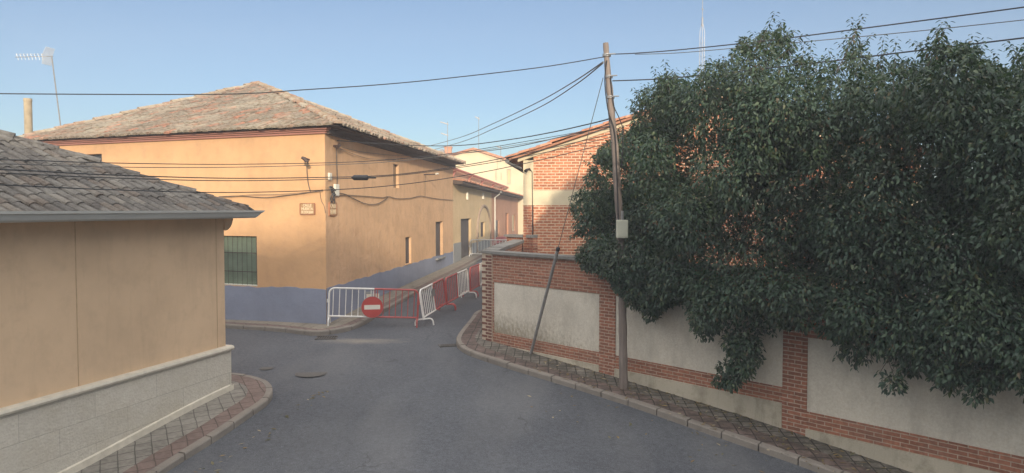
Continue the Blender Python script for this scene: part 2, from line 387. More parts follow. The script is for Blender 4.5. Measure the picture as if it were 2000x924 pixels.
M['red'] = mat_plain('red_paint', (.40,.075,.065), .5, 0, .15, 9)
M['signred'] = mat_plain('sign_red', (.44,.055,.045), .45, 0, .06, 5)
M['signwhite'] = mat_plain('sign_white', (.70,.66,.58), .45, 0, .05, 8)
M['black'] = mat_plain('black_cable', (.022,.022,.024), .55, 0, .2, 8)
M['wall_cable'] = mat_plain('dusty_brown_cable', (.11,.085,.065), .8, 0, .25, 12)
M['grey_cable'] = mat_plain('grey_cable_sheath', (.10,.098,.092), .6, 0, .2, 8)
M['steel'] = mat_plain('galvanised_steel', (.30,.30,.30), .5, .5, .15, 10)
M['paintgrey'] = mat_plain('weathered_grey_tube', (.22,.215,.205), .7, 0, .2, 10, .2)
M['alu'] = mat_plain('aluminium', (.75,.74,.70), .4, .2, .06, 10)
M['pole'] = mat_wood('weathered_pole_wood', (.215,.175,.15), 16)
M['door'] = mat_wood('grey_brown_door_wood', (.105,.085,.075), 9)
M['doorlight'] = mat_wood('light_brown_door', (.35,.16,.085), 9)
M['bark'] = mat_wood('bark', (.09,.07,.052), 8)
M['shutter'] = mat_plain('green_roller_blind', (.185,.235,.165), .75, 0, .12, 4, .2)
M['iron'] = mat_plain('rusty_iron', (.075,.05,.042), .8, .2, .3, 12)
M['glass'] = mat_plain('dark_window_glass', (.035,.034,.034), .12, 0, .2, 2, 0, .8)
M['boxgrey'] = mat_plain('pale_grey_box_plastic', (.50,.50,.40), .6, 0, .08, 6)
M['boxwhite'] = mat_plain('white_box_plastic', (.72,.69,.58), .5, 0, .06, 6)
M['pipe_cement'] = mat_plain('sooty_flue_cement', (.37,.30,.20), .95, 0, .3, 2.5, .3)
M['plaque'] = mat_plain('brown_ceramic_plaque', (.36,.22,.11), .5, 0, .25, 25)
M['letters'] = mat_plain('cream_letters', (.66,.52,.34), .5, 0, .06, 12)
M['dark_letters'] = mat_plain('dark_painted_letters', (.11,.08,.06), .8, 0, .1, 12)
M['manhole'] = mat_plain('iron_cover', (.090,.084,.076), .9, 0, .25, 25, .3)
M['grate'] = mat_plain('iron_grate', (.10,.09,.08), .7, .3, .25, 25, .3)
M['void'] = mat_plain('dark_drain_hole', (.01,.01,.01), 1.0, 0, .1, 3)
M['leaf'] = mat_leaf()
M['paper'] = mat_plain('paper', (.66,.61,.50), .8, 0, .06, 12)
M['redpipe'] = mat_plain('red_gutter_paint', (.42,.15,.105), .6, 0, .15, 6)
M['curtain'] = mat_plain('shade_block_render', (.55,.46,.36), .9, 0, .1, 2, .2)
# ------------------------------------------------------------------ building blocks
def wall_sheet(frame, x0, x1, z0, z1, holes, depth=.3, skirt=None):
    """front sheet from x0..x1, z0 function/number to z1, with recesses (xa,xb,za,zb); returns MB in frame coords"""
    zf0 = z0 if callable(z0) else (lambda x: z0)
    zf1 = z1 if callable(z1) else (lambda x: z1)
    xs = sorted({x0, x1, *[h[0] for h in holes], *[h[1] for h in holes], *list(np.arange(x0+1.5, x1, 1.5))})
    mb = MB()
    for a, b in zip(xs[:-1], xs[1:]):
        if b-a < 1e-5: continue
        mid = (a+b)/2
        cuts = sorted([(h[2], h[3]) for h in holes if h[0]-1e-6 <= mid <= h[1]+1e-6])
        lo = (zf0(a), zf0(b))
        for (ha, hb) in cuts:
            if ha > max(lo): mb.quad((a,0,lo[0]),(b,0,lo[1]),(b,0,ha),(a,0,ha))
            lo = (hb, hb)
        mb.quad((a,0,lo[0]),(b,0,lo[1]),(b,0,zf1(b)),(a,0,zf1(a)))
    for h in holes:
        xa, xb, za, zb = h[:4]; d = h[4] if len(h) > 4 else depth
        mb.quad((xa,0,za),(xa,d,za),(xa,d,zb),(xa,0,zb))
        mb.quad((xb,d,za),(xb,0,za),(xb,0,zb),(xb,d,zb))
        mb.quad((xa,0,zb),(xa,d,zb),(xb,d,zb),(xb,0,zb))
        mb.quad((xa,d,za),(xa,0,za),(xb,0,za),(xb,d,za))
    return mb
def barrel(mb, p, u, v, n, L, r0, r1, inv=False, seg=5, sag=0.0):
    """half tube tile from p (lower end) along v for L; u sideways, n out of the slope"""
    base = len(mb.v)
    for (t, r) in ((0., r0), (1., r1)):
        for j in range(seg+1):
            a = PI*j/seg
            h = math.sin(a)*r*(-.7 if inv else .78)
            q = p + v*(L*t) + u*(-math.cos(a)*r) + n*(h + (r*.62 if inv else 0) + (0.010*(1-t)))
            mb.v.append(tuple(q))
    for j in range(seg):
        f = (base+j, base+j+1, base+seg+1+j+1, base+seg+1+j)
        mb.f.append(f if inv else f)
    if not inv:   # closed mouth of the cover tile
        c = len(mb.v); mb.v.append(tuple(p + n*0.005))
        for j in range(seg): mb.f.append((base+j+1, base+j, c))
def tile_slope(E0, E1, tops, pitch=.24, expo=.34, jit=.012, over=.08, wild=1.0):
    """E0->E1 eave from left to right seen from outside; tops = remaining corners, counter-clockwise from E1"""
    E0 = Vector(E0); E1 = Vector(E1); tops = [Vector(t) for t in tops]
    u = (E1-E0).normalized(); w = tops[0]-E0; v = (w-u*w.dot(u)).normalized(); n = u.cross(v).normalized()
    if n.z < 0: n = -n
    P = [(0.,0.), ((E1-E0).length, 0.)]+[((t-E0).dot(u), (t-E0).dot(v)) for t in tops]
    mb = MB()
    k = int(P[1][0]/pitch); xmin = min(p[0] for p in P); xmax = max(p[0] for p in P)
    def vr(x):
        hits = []
        for i in range(len(P)):
            (xa,ya),(xb,yb) = P[i], P[(i+1)%len(P)]
            if (xa-x)*(xb-x) < 0: hits.append(ya+(yb-ya)*(x-xa)/(xb-xa))
        return (min(hits), max(hits)) if len(hits) >= 2 else None
    x = xmin+pitch*.5
    while x < xmax:
        for inv, off in ((True, pitch*.5), (False, 0.)):
            r = vr(x+off)
            if not r or r[1]-r[0] < .12: continue
            y = r[0]-(over if not inv else over*.5)+random.uniform(-.03,.03)
            while y < r[1]-.05:
                L = min(expo*1.22, r[1]-y+.04)
                a = random.gauss(0, .05*wild)
                uu = u*math.cos(a)+v*math.sin(a); vv = v*math.cos(a)-u*math.sin(a)
                p = E0+u*(x+off+random.gauss(0,jit))+v*y+n*(random.gauss(0,.012*wild)+.012)
                rr = pitch*.40*random.uniform(1-.07*wild,1+.07*wild)
                barrel(mb, p, uu, vv, n, L, rr, rr*.90, inv)
                y += expo*random.uniform(.94,1.06)
        x += pitch
    base = MB().poly([E0+u*P[0][0]-n*.02, E1-n*.02]+[t-n*.02 for t in tops])
    return mb, base
def ridge_row(mb, p0, p1, r=.13, L=.38):
    p0 = Vector(p0); p1 = Vector(p1); d = (p1-p0); k = max(1, int(d.length/(L*.86))); v = d.normalized()
    u = v.cross(Vector((0,0,1))).normalized(); n = u.cross(v)
    for i in range(k):
        p = p0+v*(i*d.length/k)+n*random.gauss(0,.012)+u*random.gauss(0,.012)
        barrel(mb, p, u, v, n, d.length/k*1.12, r*random.uniform(.95,1.08), r*.85, False, 6)
def window_part(root, frame, h, mat, name='window', d=.25):
    xa, xb, za, zb = h[:4]
    return MB().box(xa+.003, xb-.003, d, d+.03, za+.003, zb-.003).build(name, mat, root, frame)
# ------------------------------------------------------------------ ground and road
def sheet(name, mat, dz, x0, x1, ys, xs):
    mb = MB(); nx = len(xs)
    for y in ys:
        for x in xs: mb.v.append((x, y, G(x,y)+dz))
    for i in range(len(ys)-1):
        for j in range(nx-1):
            a = i*nx+j; mb.f.append((a, a+1, a+nx+1, a+nx))
    o = mb.build(name, mat, smooth=True); return o
ysr = list(np.arange(-12, 62, .5)) ; xsr = [-40,-30,-22,-18]+list(np.arange(-15,15.01,.75))+[18,22,30,40]
tag(sheet('road', M['asphalt'], 0.0, 0,0, ysr, xsr), 'worn grey asphalt street bending through the crossing', None, None, 'structure')
ysg = [-1500,-400,-100,-50,-30,-20,-12]+list(np.arange(-10,62,2.0))+[70,90,120,200,500,1500,3000]
xsg = [-3000,-800,-200,-80,-40,-25,-15,-10,-5,0,5,10,15,25,40,80,200,800,3000]
tag(sheet('ground', M['soil'], -.25, 0,0, ysg, xsg), 'dry brown earth under the streets and yards', None, None, 'structure')
def resample(pts, step):
    P = [Vector(p) for p in pts]; out = [P[0]]; acc = 0
    L = [0]
    for a, b in zip(P[:-1], P[1:]): L.append(L[-1]+(b-a).length)
    k = max(2, int(L[-1]/step)); res = []
    for i in range(k+1):
        s = L[-1]*i/k; j = 0
        while j < len(L)-2 and L[j+1] < s: j += 1
        t = (s-L[j])/max(1e-9, L[j+1]-L[j]); res.append(P[j].lerp(P[j+1], t))
    return res
def offset(pts, d):
    out = []
    for i, p in enumerate(pts):
        t = pts[min(i+1,len(pts)-1)]-pts[max(i-1,0)]; t.z = 0; t.normalize()
        out.append(Vector((p.x-t.y*d, p.y+t.x*d, 0)))
    return out
KH = .12
def drape(p, dz): return Vector((p[0], p[1], G(p[0],p[1])+dz))
def pavement(kpx, wall_pts, side, labels, pave_mat, step=.25, band=.36, block=.75):
    """kpx: foot of the kerb in the photo, from near to far; side=+1 if the pavement lies left of that direction"""
    raw = [GP(*p) if len(p) == 2 else Vector((p[0],p[1],0)) for p in kpx]
    raw = [Vector((p.x,p.y,0)) for p in raw]
    K = resample(bez(raw, 8), step)
    k0 = K; k1 = offset(K, side*.125); k2 = offset(K, side*(.125+band))
    # kerb stones, one by one
    mb = MB(); nb = max(1, int(round(block/step)))
    for i in range(0, len(K)-1, nb):
        j = min(i+nb, len(K)-1); dz = random.uniform(-.008,.008); gap = .012
        seg = list(range(i, j+1)); n0 = len(mb.v)
        for q, t in enumerate(seg):
            a, b = k0[t].copy(), k1[t].copy()
            tt = K[min(t+1,len(K)-1)]-K[max(t-1,0)]; tt.normalize()
            sh = gap if q == 0 else (-gap if q == len(seg)-1 else 0)
            a += tt*sh; b += tt*sh
            e = (b-a)*.13
            for (p, h) in ((a,-.05),(a,KH-.025),(a+e,KH),(b,KH),(b,-.05)):
                z = G(p.x,p.y)+h+dz; mb.v.append((p.x,p.y,z))
        for q in range(len(seg)-1):
            for c in range(4):
                aa = n0+q*5+c; mb.f.append((aa, aa+1, aa+6, aa+5) if side < 0 else (aa, aa+5, aa+6, aa+1))
        for e0 in (n0, n0+(len(seg)-1)*5): mb.f.append(tuple(e0+c for c in range(5)))
    kb = mb.build('kerb', M['kerb'], smooth=False); tag(kb, labels[0], None, None, 'structure')
    # dark bed between stones
    bm = MB()
    n = len(K)
    def strip(A, B, dz, m=1):
        s0 = len(bm.v)
        for p, q in zip(A, B):
            for c in range(m+1): bm.v.append(tuple(drape(p.lerp(q, c/m), dz)))
        for i in range(len(A)-1):
            for c in range(m):
                a = s0+i*(m+1)+c; bm.f.append((a, a+1, a+m+2, a+m+1))
    strip(k1, k2, KH-.004)
    bd = bm.build('pavement', M['band_moss'] if pave_mat is M['pave_moss'] else M['band'], smooth=False); tag(bd, labels[1], None, None, 'structure')
    bm = MB()
    Wp = resample([Vector((p[0],p[1],0)) for p in wall_pts], .05); m = len(Wp)-1
    # nearest-first matching so that the rulings do not cross
    WL = [Wp[int(round(m*i/(n-1)))] for i in range(n)]
    strip(k2, WL, KH-.005, 5)
    pv = bm.build('pavement', pave_mat, smooth=False); tag(pv, labels[2], None, None, 'structure')
# ------------------------------------------------------------------ HOUSE 1: ochre house on the left
Lc = GP(447, 762, KH); Lc = Vector((Lc.x-.05, Lc.y, 0))
Ld = Vector((.278,.961,0)).normalized(); LEN = 12.5
FL = Frame(Lc-Ld*LEN, Ld)
DEP = 9.0
root = empty('house', (FL.o.x, FL.o.y, G(FL.o.x,FL.o.y)), 'ochre single storey house with rough stone plinth, white gutter and grey tiles', 'house')
zl = lambda px, py: FL.at(px, py)[1]
ZP = zl(440, 678)                                # top of the stone plinth
ZE = H-.19                                       # wall top under the gutter
wm = MB(); wm.box(0, LEN, 0, DEP, ZP-.2, ZE+.25)
wm.build('wall', M['ochre'], root, FL)
jmat = mat_plain('joint_line', (.46,.32,.19), .9)  # darker strip along each vertical joint in the render
for px in (150, 424):
    s = FL.at(px, 600)[0]; MB().box(s-.008, s+.008, -.004, .01, ZP+.03, ZE+.1).build('render_joint', jmat, root, FL)
pm = MB(); pm.box(-.02, LEN+.07, -.07, DEP, -1.2, ZP-.06); pm.build('plinth', M['stone'], root, FL)
lm = MB()
prof = [(-.115,-.055),(-.13,-.02),(-.115,.015),(-.06,.03),(.0,.03),(.0,-.056)]
def extr(mb, prof, xa, xb, zc):
    n = len(mb.v); k = len(prof)
    for x in (xa, xb):
        for (y, z) in prof: mb.v.append((x, y, zc+z))
    for i in range(k):
        j = (i+1) % k; mb.f.append((n+i, n+j, n+k+j, n+k+i))
    mb.f.append(tuple(n+i for i in range(k))); mb.f.append(tuple(n+k+i for i in reversed(range(k))))
extr(lm, prof, -.02, LEN+.1, ZP-.004)
lm.box(LEN+.004, LEN+.1, .002, DEP, ZP-.058, ZP+.026)
lm.build('plinth_ledge', M['stone_smooth'], root, FL)
bm_ = MB()
for i in range(26):
    a = LEN*i/26; b = LEN*(i+1)/26
    z0a, z0b = FL.gz(a), FL.gz(b)
    bm_.quad((a,-.10,z0a-.1),(b,-.10,z0b-.1),(b,-.10,z0b+KH+.10),(a,-.10,z0a+KH+.10))
    bm_.quad((a,-.10,z0a+KH+.10),(b,-.10,z0b+KH+.10),(b,-.06,z0b+KH+.12),(a,-.06,z0a+KH+.12))
bm_.quad((LEN,-.10,FL.gz(LEN)-.1),(LEN+.1,-.10,FL.gz(LEN)-.1),(LEN+.1,-.10,FL.gz(LEN)+KH+.10),(LEN,-.10,FL.gz(LEN)+KH+.10))
bm_.build('plinth_footing', M['stone_smooth'], root, FL)
# roof, hipped
OV = .42; ZR = H-.075
e = [FL.w(-.4,-OV,ZR), FL.w(LEN+.30,-OV,ZR), FL.w(LEN+.30,DEP+OV,ZR), FL.w(-.4,DEP+OV,ZR)]
half = (DEP+2*OV)/2; rise = half*.455
r1 = FL.w(LEN+.30-half, DEP/2, ZR+rise); r0 = FL.w(-.4+half, DEP/2, ZR+rise)
tm, bs = tile_slope(e[0], e[1], [r1, r0], .20, .32, .005, wild=.35)
t2, b2 = tile_slope(e[1], e[2], [r1], .245, .33); tm.v, o_ = tm.v, len(tm.v)
def merge(a, b):
    n = len(a.v); a.v += b.v; a.f += [tuple(i+n for i in f) for f in b.f]
merge(tm, t2); merge(bs, b2)
bs.poly([e[2], e[3], r0, r1]); bs.poly([e[3], e[0], r0])
bs.poly([Vector(p)-Vector((0,0,.03)) for p in reversed(e)])
ridge_row(tm, e[1]+Vector((-.1,0,.04)), r1+Vector((0,0,.05)), .12); ridge_row(tm, r0+Vector((0,0,.05)), r1+Vector((0,0,.05)), .13)
rf = tm.build('roof', M['tile_grey'], root, loc=(0,0,0))
bso = bs.build('roof_boarding', M['under'], root, loc=(0,0,0))
gm = MB(); gp = [(-OV-.15,0.0),(-OV-.15,-.035),(-OV-.125,-.05),(-OV-.10,-.12),(-OV-.07,-.145),(-OV+.06,-.15),(-OV+.06,0.0),(-OV+.045,0.0),(-OV+.045,-.13),(-OV-.06,-.13),(-OV-.11,-.04),(-OV-.13,-.02),(-OV-.13,0.)]
zg = H-.03
n0 = 0
for x in (-.5, LEN+.20):
    pass
ng = len(gm.v); k = len(gp)
for x, sh in ((-.5,0.),(LEN+.30,1.)):
    for (y, z) in gp: gm.v.append((x+(.22*(z+.15)/.15*sh), y, zg+z))
for i in range(k):
    j = (i+1) % k; gm.f.append((ng+i, ng+j, ng+k+j, ng+k+i))
gm.f.append(tuple(ng+k+i for i in reversed(range(k)))); gm.f.append(tuple(ng+i for i in range(k)))
gm.poly([(LEN+.30,-OV-.1,zg-.14),(LEN+.30,-OV+.05,zg-.14),(LEN+.5,-OV+.05,zg),(LEN+.5,-OV-.14,zg)])
go = gm.build('gutter', M['gutter'], root, FL)
# rounded corbel that carries the eave past the corner
cm = MB()
pts = [(LEN-.02, ZE+.12),(LEN+.22, ZE+.12)]+[(LEN-.02+.24*math.cos(a), ZE+.05-.28*math.sin(a)) for a in np.linspace(0, PI/2, 8)]
cm.prism([Vector((x,-.05,z)) for x, z in pts][::-1], (0,.35,0)); cm.build('eave_corbel', M['ochre'], root, FL)
cm = MB(); cm.box(-.3, LEN+.2, -OV+.06, .0, ZE+.06, ZR-.035); cm.build('soffit', M['ochre'], root, FL)
# ------------------------------------------------------------------ HOUSE 2: orange corner house
A = GP(638, 633, KH); A = Vector((A.x, A.y, 0))
dl = Vector((.931,-.364,0)).normalized(); _c = ray(885, 420); dr = Vector((_c.x/_c.y*36.3-A.x, 36.3-A.y, 0)).normalized()
LLEN, RLEN = 12.0, (36.3-A.y)/dr.y
FO = Frame(A-dl*LLEN, dl); FR = Frame(A, dr)
root = empty('house', (A.x, A.y, G(A.x,A.y)), 'large orange corner house with blue painted skirting and mossy hipped tile roof', 'house')
zc = FR.at(640, 262)[1]                          # wall top
OH = root
def hole(fr, x0, y0, x1, y1, d=.3):
    a = fr.at(x0, (y0+y1)/2)[0]; b = fr.at(x1, (y0+y1)/2)[0]
    zb = fr.at((x0+x1)/2, y0)[1]; za = fr.at((x0+x1)/2, y1)[1]
    return (a, b, za, zb, d)
hw = hole(FO, 424, 461, 502, 557, .22); hs = hole(FO, 163, 301, 199, 330, .3)
band_l = lambda x: FO.gz(x)+KH+.99
wl = wall_sheet(FO, 0, LLEN, lambda x: FO.gz(x)-.2, zc, [hw, hs])
wl.build('wall', M['orange'], root, FO)
h1 = hole(FR, 768, 321, 779, 367, .13); h2 = hole(FR, 792, 463, 803, 515, .11); h3 = hole(FR, 851, 433, 865, 503, .15)
wr = wall_sheet(FR, 0, RLEN, lambda x: FR.gz(x)-.2, zc, [h1, h2, h3])
wr.build('wall', M['orange_old'], root, FR)
C = FR.w(RLEN,0,0); B = FO.w(0,0,0); D = B+dr*RLEN
bk = MB(); bk.quad(C, D, D+Vector((0,0,zc)), C+Vector((0,0,zc))); bk.quad(D, B, B+Vector((0,0,zc)), D+Vector((0,0,zc)))
bko = bk.build('wall', M['orange'], root, loc=(0,0,0))
# blue skirting, a coat of paint a few millimetres proud
def skirting(fr, L, hz, x0=0.0, n=70, skips=()):
    mb = MB()
    for i in range(n):
        a = x0+(L-x0)*i/n; b = x0+(L-x0)*(i+1)/n
        wob = lambda x: hz(x)+.016*math.sin(x*3.1)+.012*math.sin(x*8.3)+.008*math.sin(x*21.3)
        mb.quad((a,-.008,fr.gz(a)-.1),(b,-.008,fr.gz(b)-.1),(b,-.008,wob(b)),(a,-.008,wob(a)))
        mb.quad((a,-.008,wob(a)),(b,-.008,wob(b)),(b,.0,wob(b)+.004),(a,.0,wob(a)+.004))
    return mb
skirting(FO, LLEN, band_l).build('skirting', M['blue'], root, FO)
za_, zb_ = FR.at(640, 563)[1], FR.at(885, 491)[1]
x88 = FR.at(885, 491)[0]
skirting(FR, RLEN, lambda x: za_+(zb_-za_)*x/x88).build('skirting', M['blue'], root, FR)
# window with green blind behind an iron grille
w0 = window_part(root, FO, hw, M['shutter'], 'window', .17)
sl = MB()
for i in range(26):
    z = hw[2]+.06+(hw[3]-hw[2]-.06)*i/26; sl.box(hw[0]+.1, hw[1]-.02, .150, .168, z, z+.038)
sl.build('blind', M['shutter'], w0, FO)
gr = MB()
for i in range(9):
    x = hw[0]+.04+(hw[1]-hw[0]-.08)*i/8; gr.tube([(x,.03,hw[2]),(x,.03,hw[3])], .0065, 5)
for t in (.28,.66):
    z = hw[2]+(hw[3]-hw[2])*t; gr.box(hw[0]-.02, hw[1]+.02, .022, .038, z-.010, z+.010)
gr.build('grille', M['iron'], w0, FO)
MB().box(hw[0], hw[1], .0, .17, hw[2]-.03, hw[2]+.02).build('sill', M['boxwhite'], w0, FO)
MB().box(hw[0], hw[0]+.10, .05, .17, hw[2]+.02, hw[3]).build('frame', M['cornice'], w0, FO)
window_part(root, FO, hs, M['glass'], 'window', .2)
for h in (h1, h2):
    window_part(root, FR, h, M['glass'] if h is h1 else M['door'], 'window', h[4]-.02)
w3 = window_part(root, FR, h3, M['door'], 'window', .13)
MB().box(h3[0]-.08, h3[1]+.1, -.12, .3, h3[2]-.07, h3[2]+.0).build('sill', M['greyplaster'], w3, FR)
MB().box(h2[0]-.03, h2[1]+.03, -.03, .28, h2[2]-.03, h2[2]+.002).build('sill', M['orange_old'], root, FR)
# cornice in three dull red steps
cn = MB()
for (d, z0, z1) in ((.07,zc-.005,zc+.055),(.13,zc+.055,zc+.10),(.20,zc+.10,zc+.16)):
    cn.box(-.1, LLEN+d, -d, .0, z0, z1)
cn.build('cornice', M['cornice'], root, FO)
cn = MB(); cn.box(.02, RLEN+.1, -.12, .0, zc-.02, zc+.13); cn.box(.02, RLEN+.1, -.34, .0, zc+.131, zc+.16)
cn.build('cornice', M['under'], root, FR)
# roof
ZR2 = zc+.175; OVF, OVR = .29, .55
nl, nr = -FO.n, -FR.n                            # outward
def corner(fr1, d1, fr2, d2):
    # intersection of two offset wall lines in plan
    o1 = fr1.o-fr1.n*d1; o2 = fr2.o-fr2.n*d2
    den = fr1.d.x*fr2.d.y-fr1.d.y*fr2.d.x
    t = ((o2.x-o1.x)*fr2.d.y-(o2.y-o1.y)*fr2.d.x)/den
    return o1+fr1.d*t
FB = Frame(C, -dl); FW = Frame(D, -dr)
eA = corner(FO, OVF, FR, OVR); eC = corner(FR, OVR, FB, .35); eD = corner(FB, .35, FW, .35); eB = corner(FW, .35, FO, OVF)
eA, eB, eC, eD = [Vector((p.x,p.y,ZR2)) for p in (eA,eB,eC,eD)]
APX = W(505, 166, 31.2)
tm, bs = tile_slope(eB, eA, [APX], .25, .40, .012, wild=.7)
t2, b2 = tile_slope(eA, eC, [APX], .25, .40, .012, wild=.7)
merge(tm, t2); merge(bs, b2)
bs.poly([eC, eD, APX]); bs.poly([eD, eB, APX]); bs.poly([p-Vector((0,0,.03)) for p in (eB,eD,eC,eA)])
rfo = tm.build('roof', M['tile_old'], root, loc=(0,0,0))
rd = MB(); up = Vector((0,0,.06))
ridge_row(rd, eA+up, APX+up, .13); ridge_row(rd, eB+up, APX+up, .14); ridge_row(rd, eC+up, APX+up, .13)
rdo = rd.build('ridge_tiles', M['ridge'], rfo, loc=(0,0,0))
bso = bs.build('roof_boarding', M['under'], root, loc=(0,0,0))
# concrete flue at the far left corner
fb = W(56, 262, 26.5)
ch = MB()
ch.tube([fb+Vector((0,0,-.6)), fb+Vector((0,0,1.28))], .135, 16); ch.tube([fb+Vector((0,0,1.20)), fb+Vector((0,0,1.30))], [.145,.14], 16)
cho = ch.build('chimney', M['pipe_cement'], root, loc=(0,0,0))
# ------------------------------------------------------------------ alley houses: yellow, red-brown, and the cream gable at the end
FA = Frame(C, dr)
sy = FA.at(960, 420)[0]; se_ = FA.at(1016, 420)[0]
z_e0 = FA.at(890, 360)[1]; z_e1 = FA.at(960, 376)[1]; z_e2 = FA.at(1014, 388)[1]
yr = empty('house', (C.x, C.y, G(C.x,C.y)), 'yellow rendered alley house with grey door and lettered arch', 'house')
hd = hole(FA, 900, 427, 920, 500, .16); hd = (hd[0], hd[1], FA.gz(hd[0])+.05, hd[3], .16)
ha = hole(FA, 939, 434, 947, 480, .14); ha = (ha[0], ha[1], FA.gz(ha[0])+.9, ha[3], .14)
wy = wall_sheet(FA, 0.0, sy, lambda x: FA.gz(x)-.2, lambda x: z_e0+(z_e1-z_e0)*x/sy, [hd, ha])
wy.build('wall', M['yellow'], yr, FA)
dd = MB().box(hd[0], hd[1], .14, .19, hd[2], hd[3]).build('door', M['door'], yr, FA)
nb = MB().box(hd[0]+.12, hd[0]+.16, .10, .14, hd[2]+1.0, hd[2]+1.12).build('handle', M['iron'], dd, FA)
window_part(yr, FA, ha, M['iron'], 'window', .12)
MB().box(.02, hd[0]-.05, -.03, .0, FA.gz(0)-.2, FA.at(890,475)[1]).build('skirting', M['greyplaster'], yr, FA)
MB().box(hd[1]+.05, sy-.02, -.02, .0, FA.gz(5)-.4, FA.at(930,470)[1]-.1).build('skirting', M['greyplaster'], yr, FA)
# arch line round the niche
ar = MB(); zt = FA.at(943, 402)[1]; sa0, sa1 = FA.at(931, 450)[0], FA.at(957, 450)[0]; ac = (sa0+sa1)/2; am = (sa1-sa0)/2
ar.tube([(ac-am, -.01, zt-3.2)]+[(ac+am*math.cos(a), -.01, zt-1.7+1.7*math.sin(a)) for a in np.linspace(PI, 0, 22)]+[(ac+am, -.01, zt-3.2)], .10, 5)
ar.build('arch_moulding', M['archband'], yr, FA)
for i, chx in enumerate('MUSEO'):
    o = text_mesh(chx, .42, .01, M['dark_letters'], yr)
    a = PI-.10-.17*i
    p = FA.w(ac-am+.42, -.02, zt-1.9-.45*i)-Vector(yr.location)
    o.location = p; o.rotation_euler = (PI/2, 0, FA.a)
for px in (911, 942):
    s, z = FA.at(px, 380); q = MB().box(s-.05, s+.05, -.10, -.0, z-.28, z+.12).build('drain_spout', M['boxwhite'], yr, FA)
tb = MB(); tb.box(-.1, sy+.02, -.5, .1, 0, .001)
def eave_roof(rt, x0, x1, za, zb, setb, rise, mat):
    e0 = FA.w(x0,-.5,za+.14); e1 = FA.w(x1,-.5,zb+.14); q1 = FA.w(x1,setb,zb+.14+rise); q0 = FA.w(x0,setb,za+.14+rise)
    t, b = tile_slope(e0, e1, [q1, q0], .26, .36, .015)
    o = t.build('roof', mat, rt, loc=(0,0,0))
    b.poly([p-Vector((0,0,.04)) for p in (e0, q0, q1, e1)])
    b2 = MB(); b2.v = b.v; b2.f = b.f
    n = len(b2.v)
    b2.poly([e0-Vector((0,0,.14)), FA.w(x0,0,za-.02), FA.w(x1,0,zb-.02), e1-Vector((0,0,.14))]); b2.poly([e0, e0-Vector((0,0,.14)), e1-Vector((0,0,.14)), e1])
    b2.poly([e0, FA.w(x0,0,za+.2), FA.w(x0,0,za-.02), e0-Vector((0,0,.14))])
    o2 = b2.build('eave', M['under'], rt, loc=(0,0,0))
eave_roof(yr, -.05, sy+.03, z_e0, z_e1, 1.1, .16, M['tile_red'])
# wall of the upper floor set back behind the low roof, with red gutter on brackets
FS = Frame(FA.w(0, 1.1, 0), dr)
su0 = FS.at(893, 335)[0]; su1 = FS.at(1019, 378)[0]; zu0 = FS.at(895, 334)[1]; zu1 = FS.at(1019, 377)[1]
zu = lambda x: zu0+(zu1-zu0)*(x-su0)/(su1-su0)
um = MB(); um.quad((-.3,0,z_e0-.5),(su1,0,z_e2-.5),(su1,0,zu(su1)),(-.3,0,zu(-.3)))
um.quad((su1,0,0),(su1,6,0),(su1,6,zu(su1)),(su1,0,zu(su1)))
um.quad((-.3,0,zu(-.3)),(su1,0,zu(su1)),(su1,6,zu(su1)+.8),(-.3,6,zu(-.3)+.8))
um.build('upper_wall', M['pinkwall'], yr, FS)
ug = MB(); ug.tube([(-.3,-.22,zu(-.3)-.02),(su1,-.22,zu(su1)-.02)], .085, 8); ug.box(-.3,-.29,-.3,.02,zu(-.3)-.05,zu(-.3)+.02)
for t in np.linspace(.3, su1-.3, 9):
    ug.prism([Vector((t-.04,0,zu(t)-.5)),Vector((t-.04,-.22,zu(t)-.1)),Vector((t-.04,0,zu(t)-.1))], (.08,0,0))
ug.build('gutter', M['redpipe'], yr, FS)
rr_ = empty('house', FA.w(sy,0,FA.gz(sy)), 'low red brown alley house with three dark openings, beyond the yellow house', 'house')
k1 = hole(FA, 968, 430, 975, 463, .2); k2 = hole(FA, 987, 416, 993, 461, .25); k3 = hole(FA, 1000, 420, 1006, 452, .2)
k2 = (k2[0], k2[1], FA.gz(k2[0])+.02, k2[3], .16)
wb = wall_sheet(FA, sy+.01, se_, lambda x: FA.gz(x)-.2, lambda x: z_e1+(z_e2-z_e1)*(x-sy)/(se_-sy), [k1,k2,k3])
wb.build('wall', M['brickplaster'], rr_, FA)
em = MB(); em.quad((se_,0,0),(se_,6,0),(se_,6,z_e2),(se_,0,z_e2)); em.build('wall', M['cream'], rr_, FA)
window_part(rr_, FA, k1, M['glass'], 'window', .06); window_part(rr_, FA, k3, M['glass'], 'window', .06); window_part(rr_, FA, k2, M['doorlight'], 'door', .13)
MB().box(sy+.2, k2[0]-.1, -.05, .0, FA.gz(sy)-.2, FA.at(975,463)[1]).build('skirting', M['red'], rr_, FA)
eave_roof(rr_, sy+.06, se_+.2, z_e1, z_e2, 1.05, .14, M['tile_red'])
for (px, ytop, rt) in ((964, 377, yr), (1014, 383, rr_)):
    s, z = FA.at(px, ytop); dp = MB()
    dp.tube([(s,-.40,z+.05),(s,-.40,z-.08),(s-.05,-.10,z-.3),(s-.05,-.10,FA.gz(s)+.2)], .045, 8); dp.box(s-.12,s+.12,-.52,-.3,z-.0,z+.18)
    dp.build('downpipe', M['boxwhite'], rt, FA)
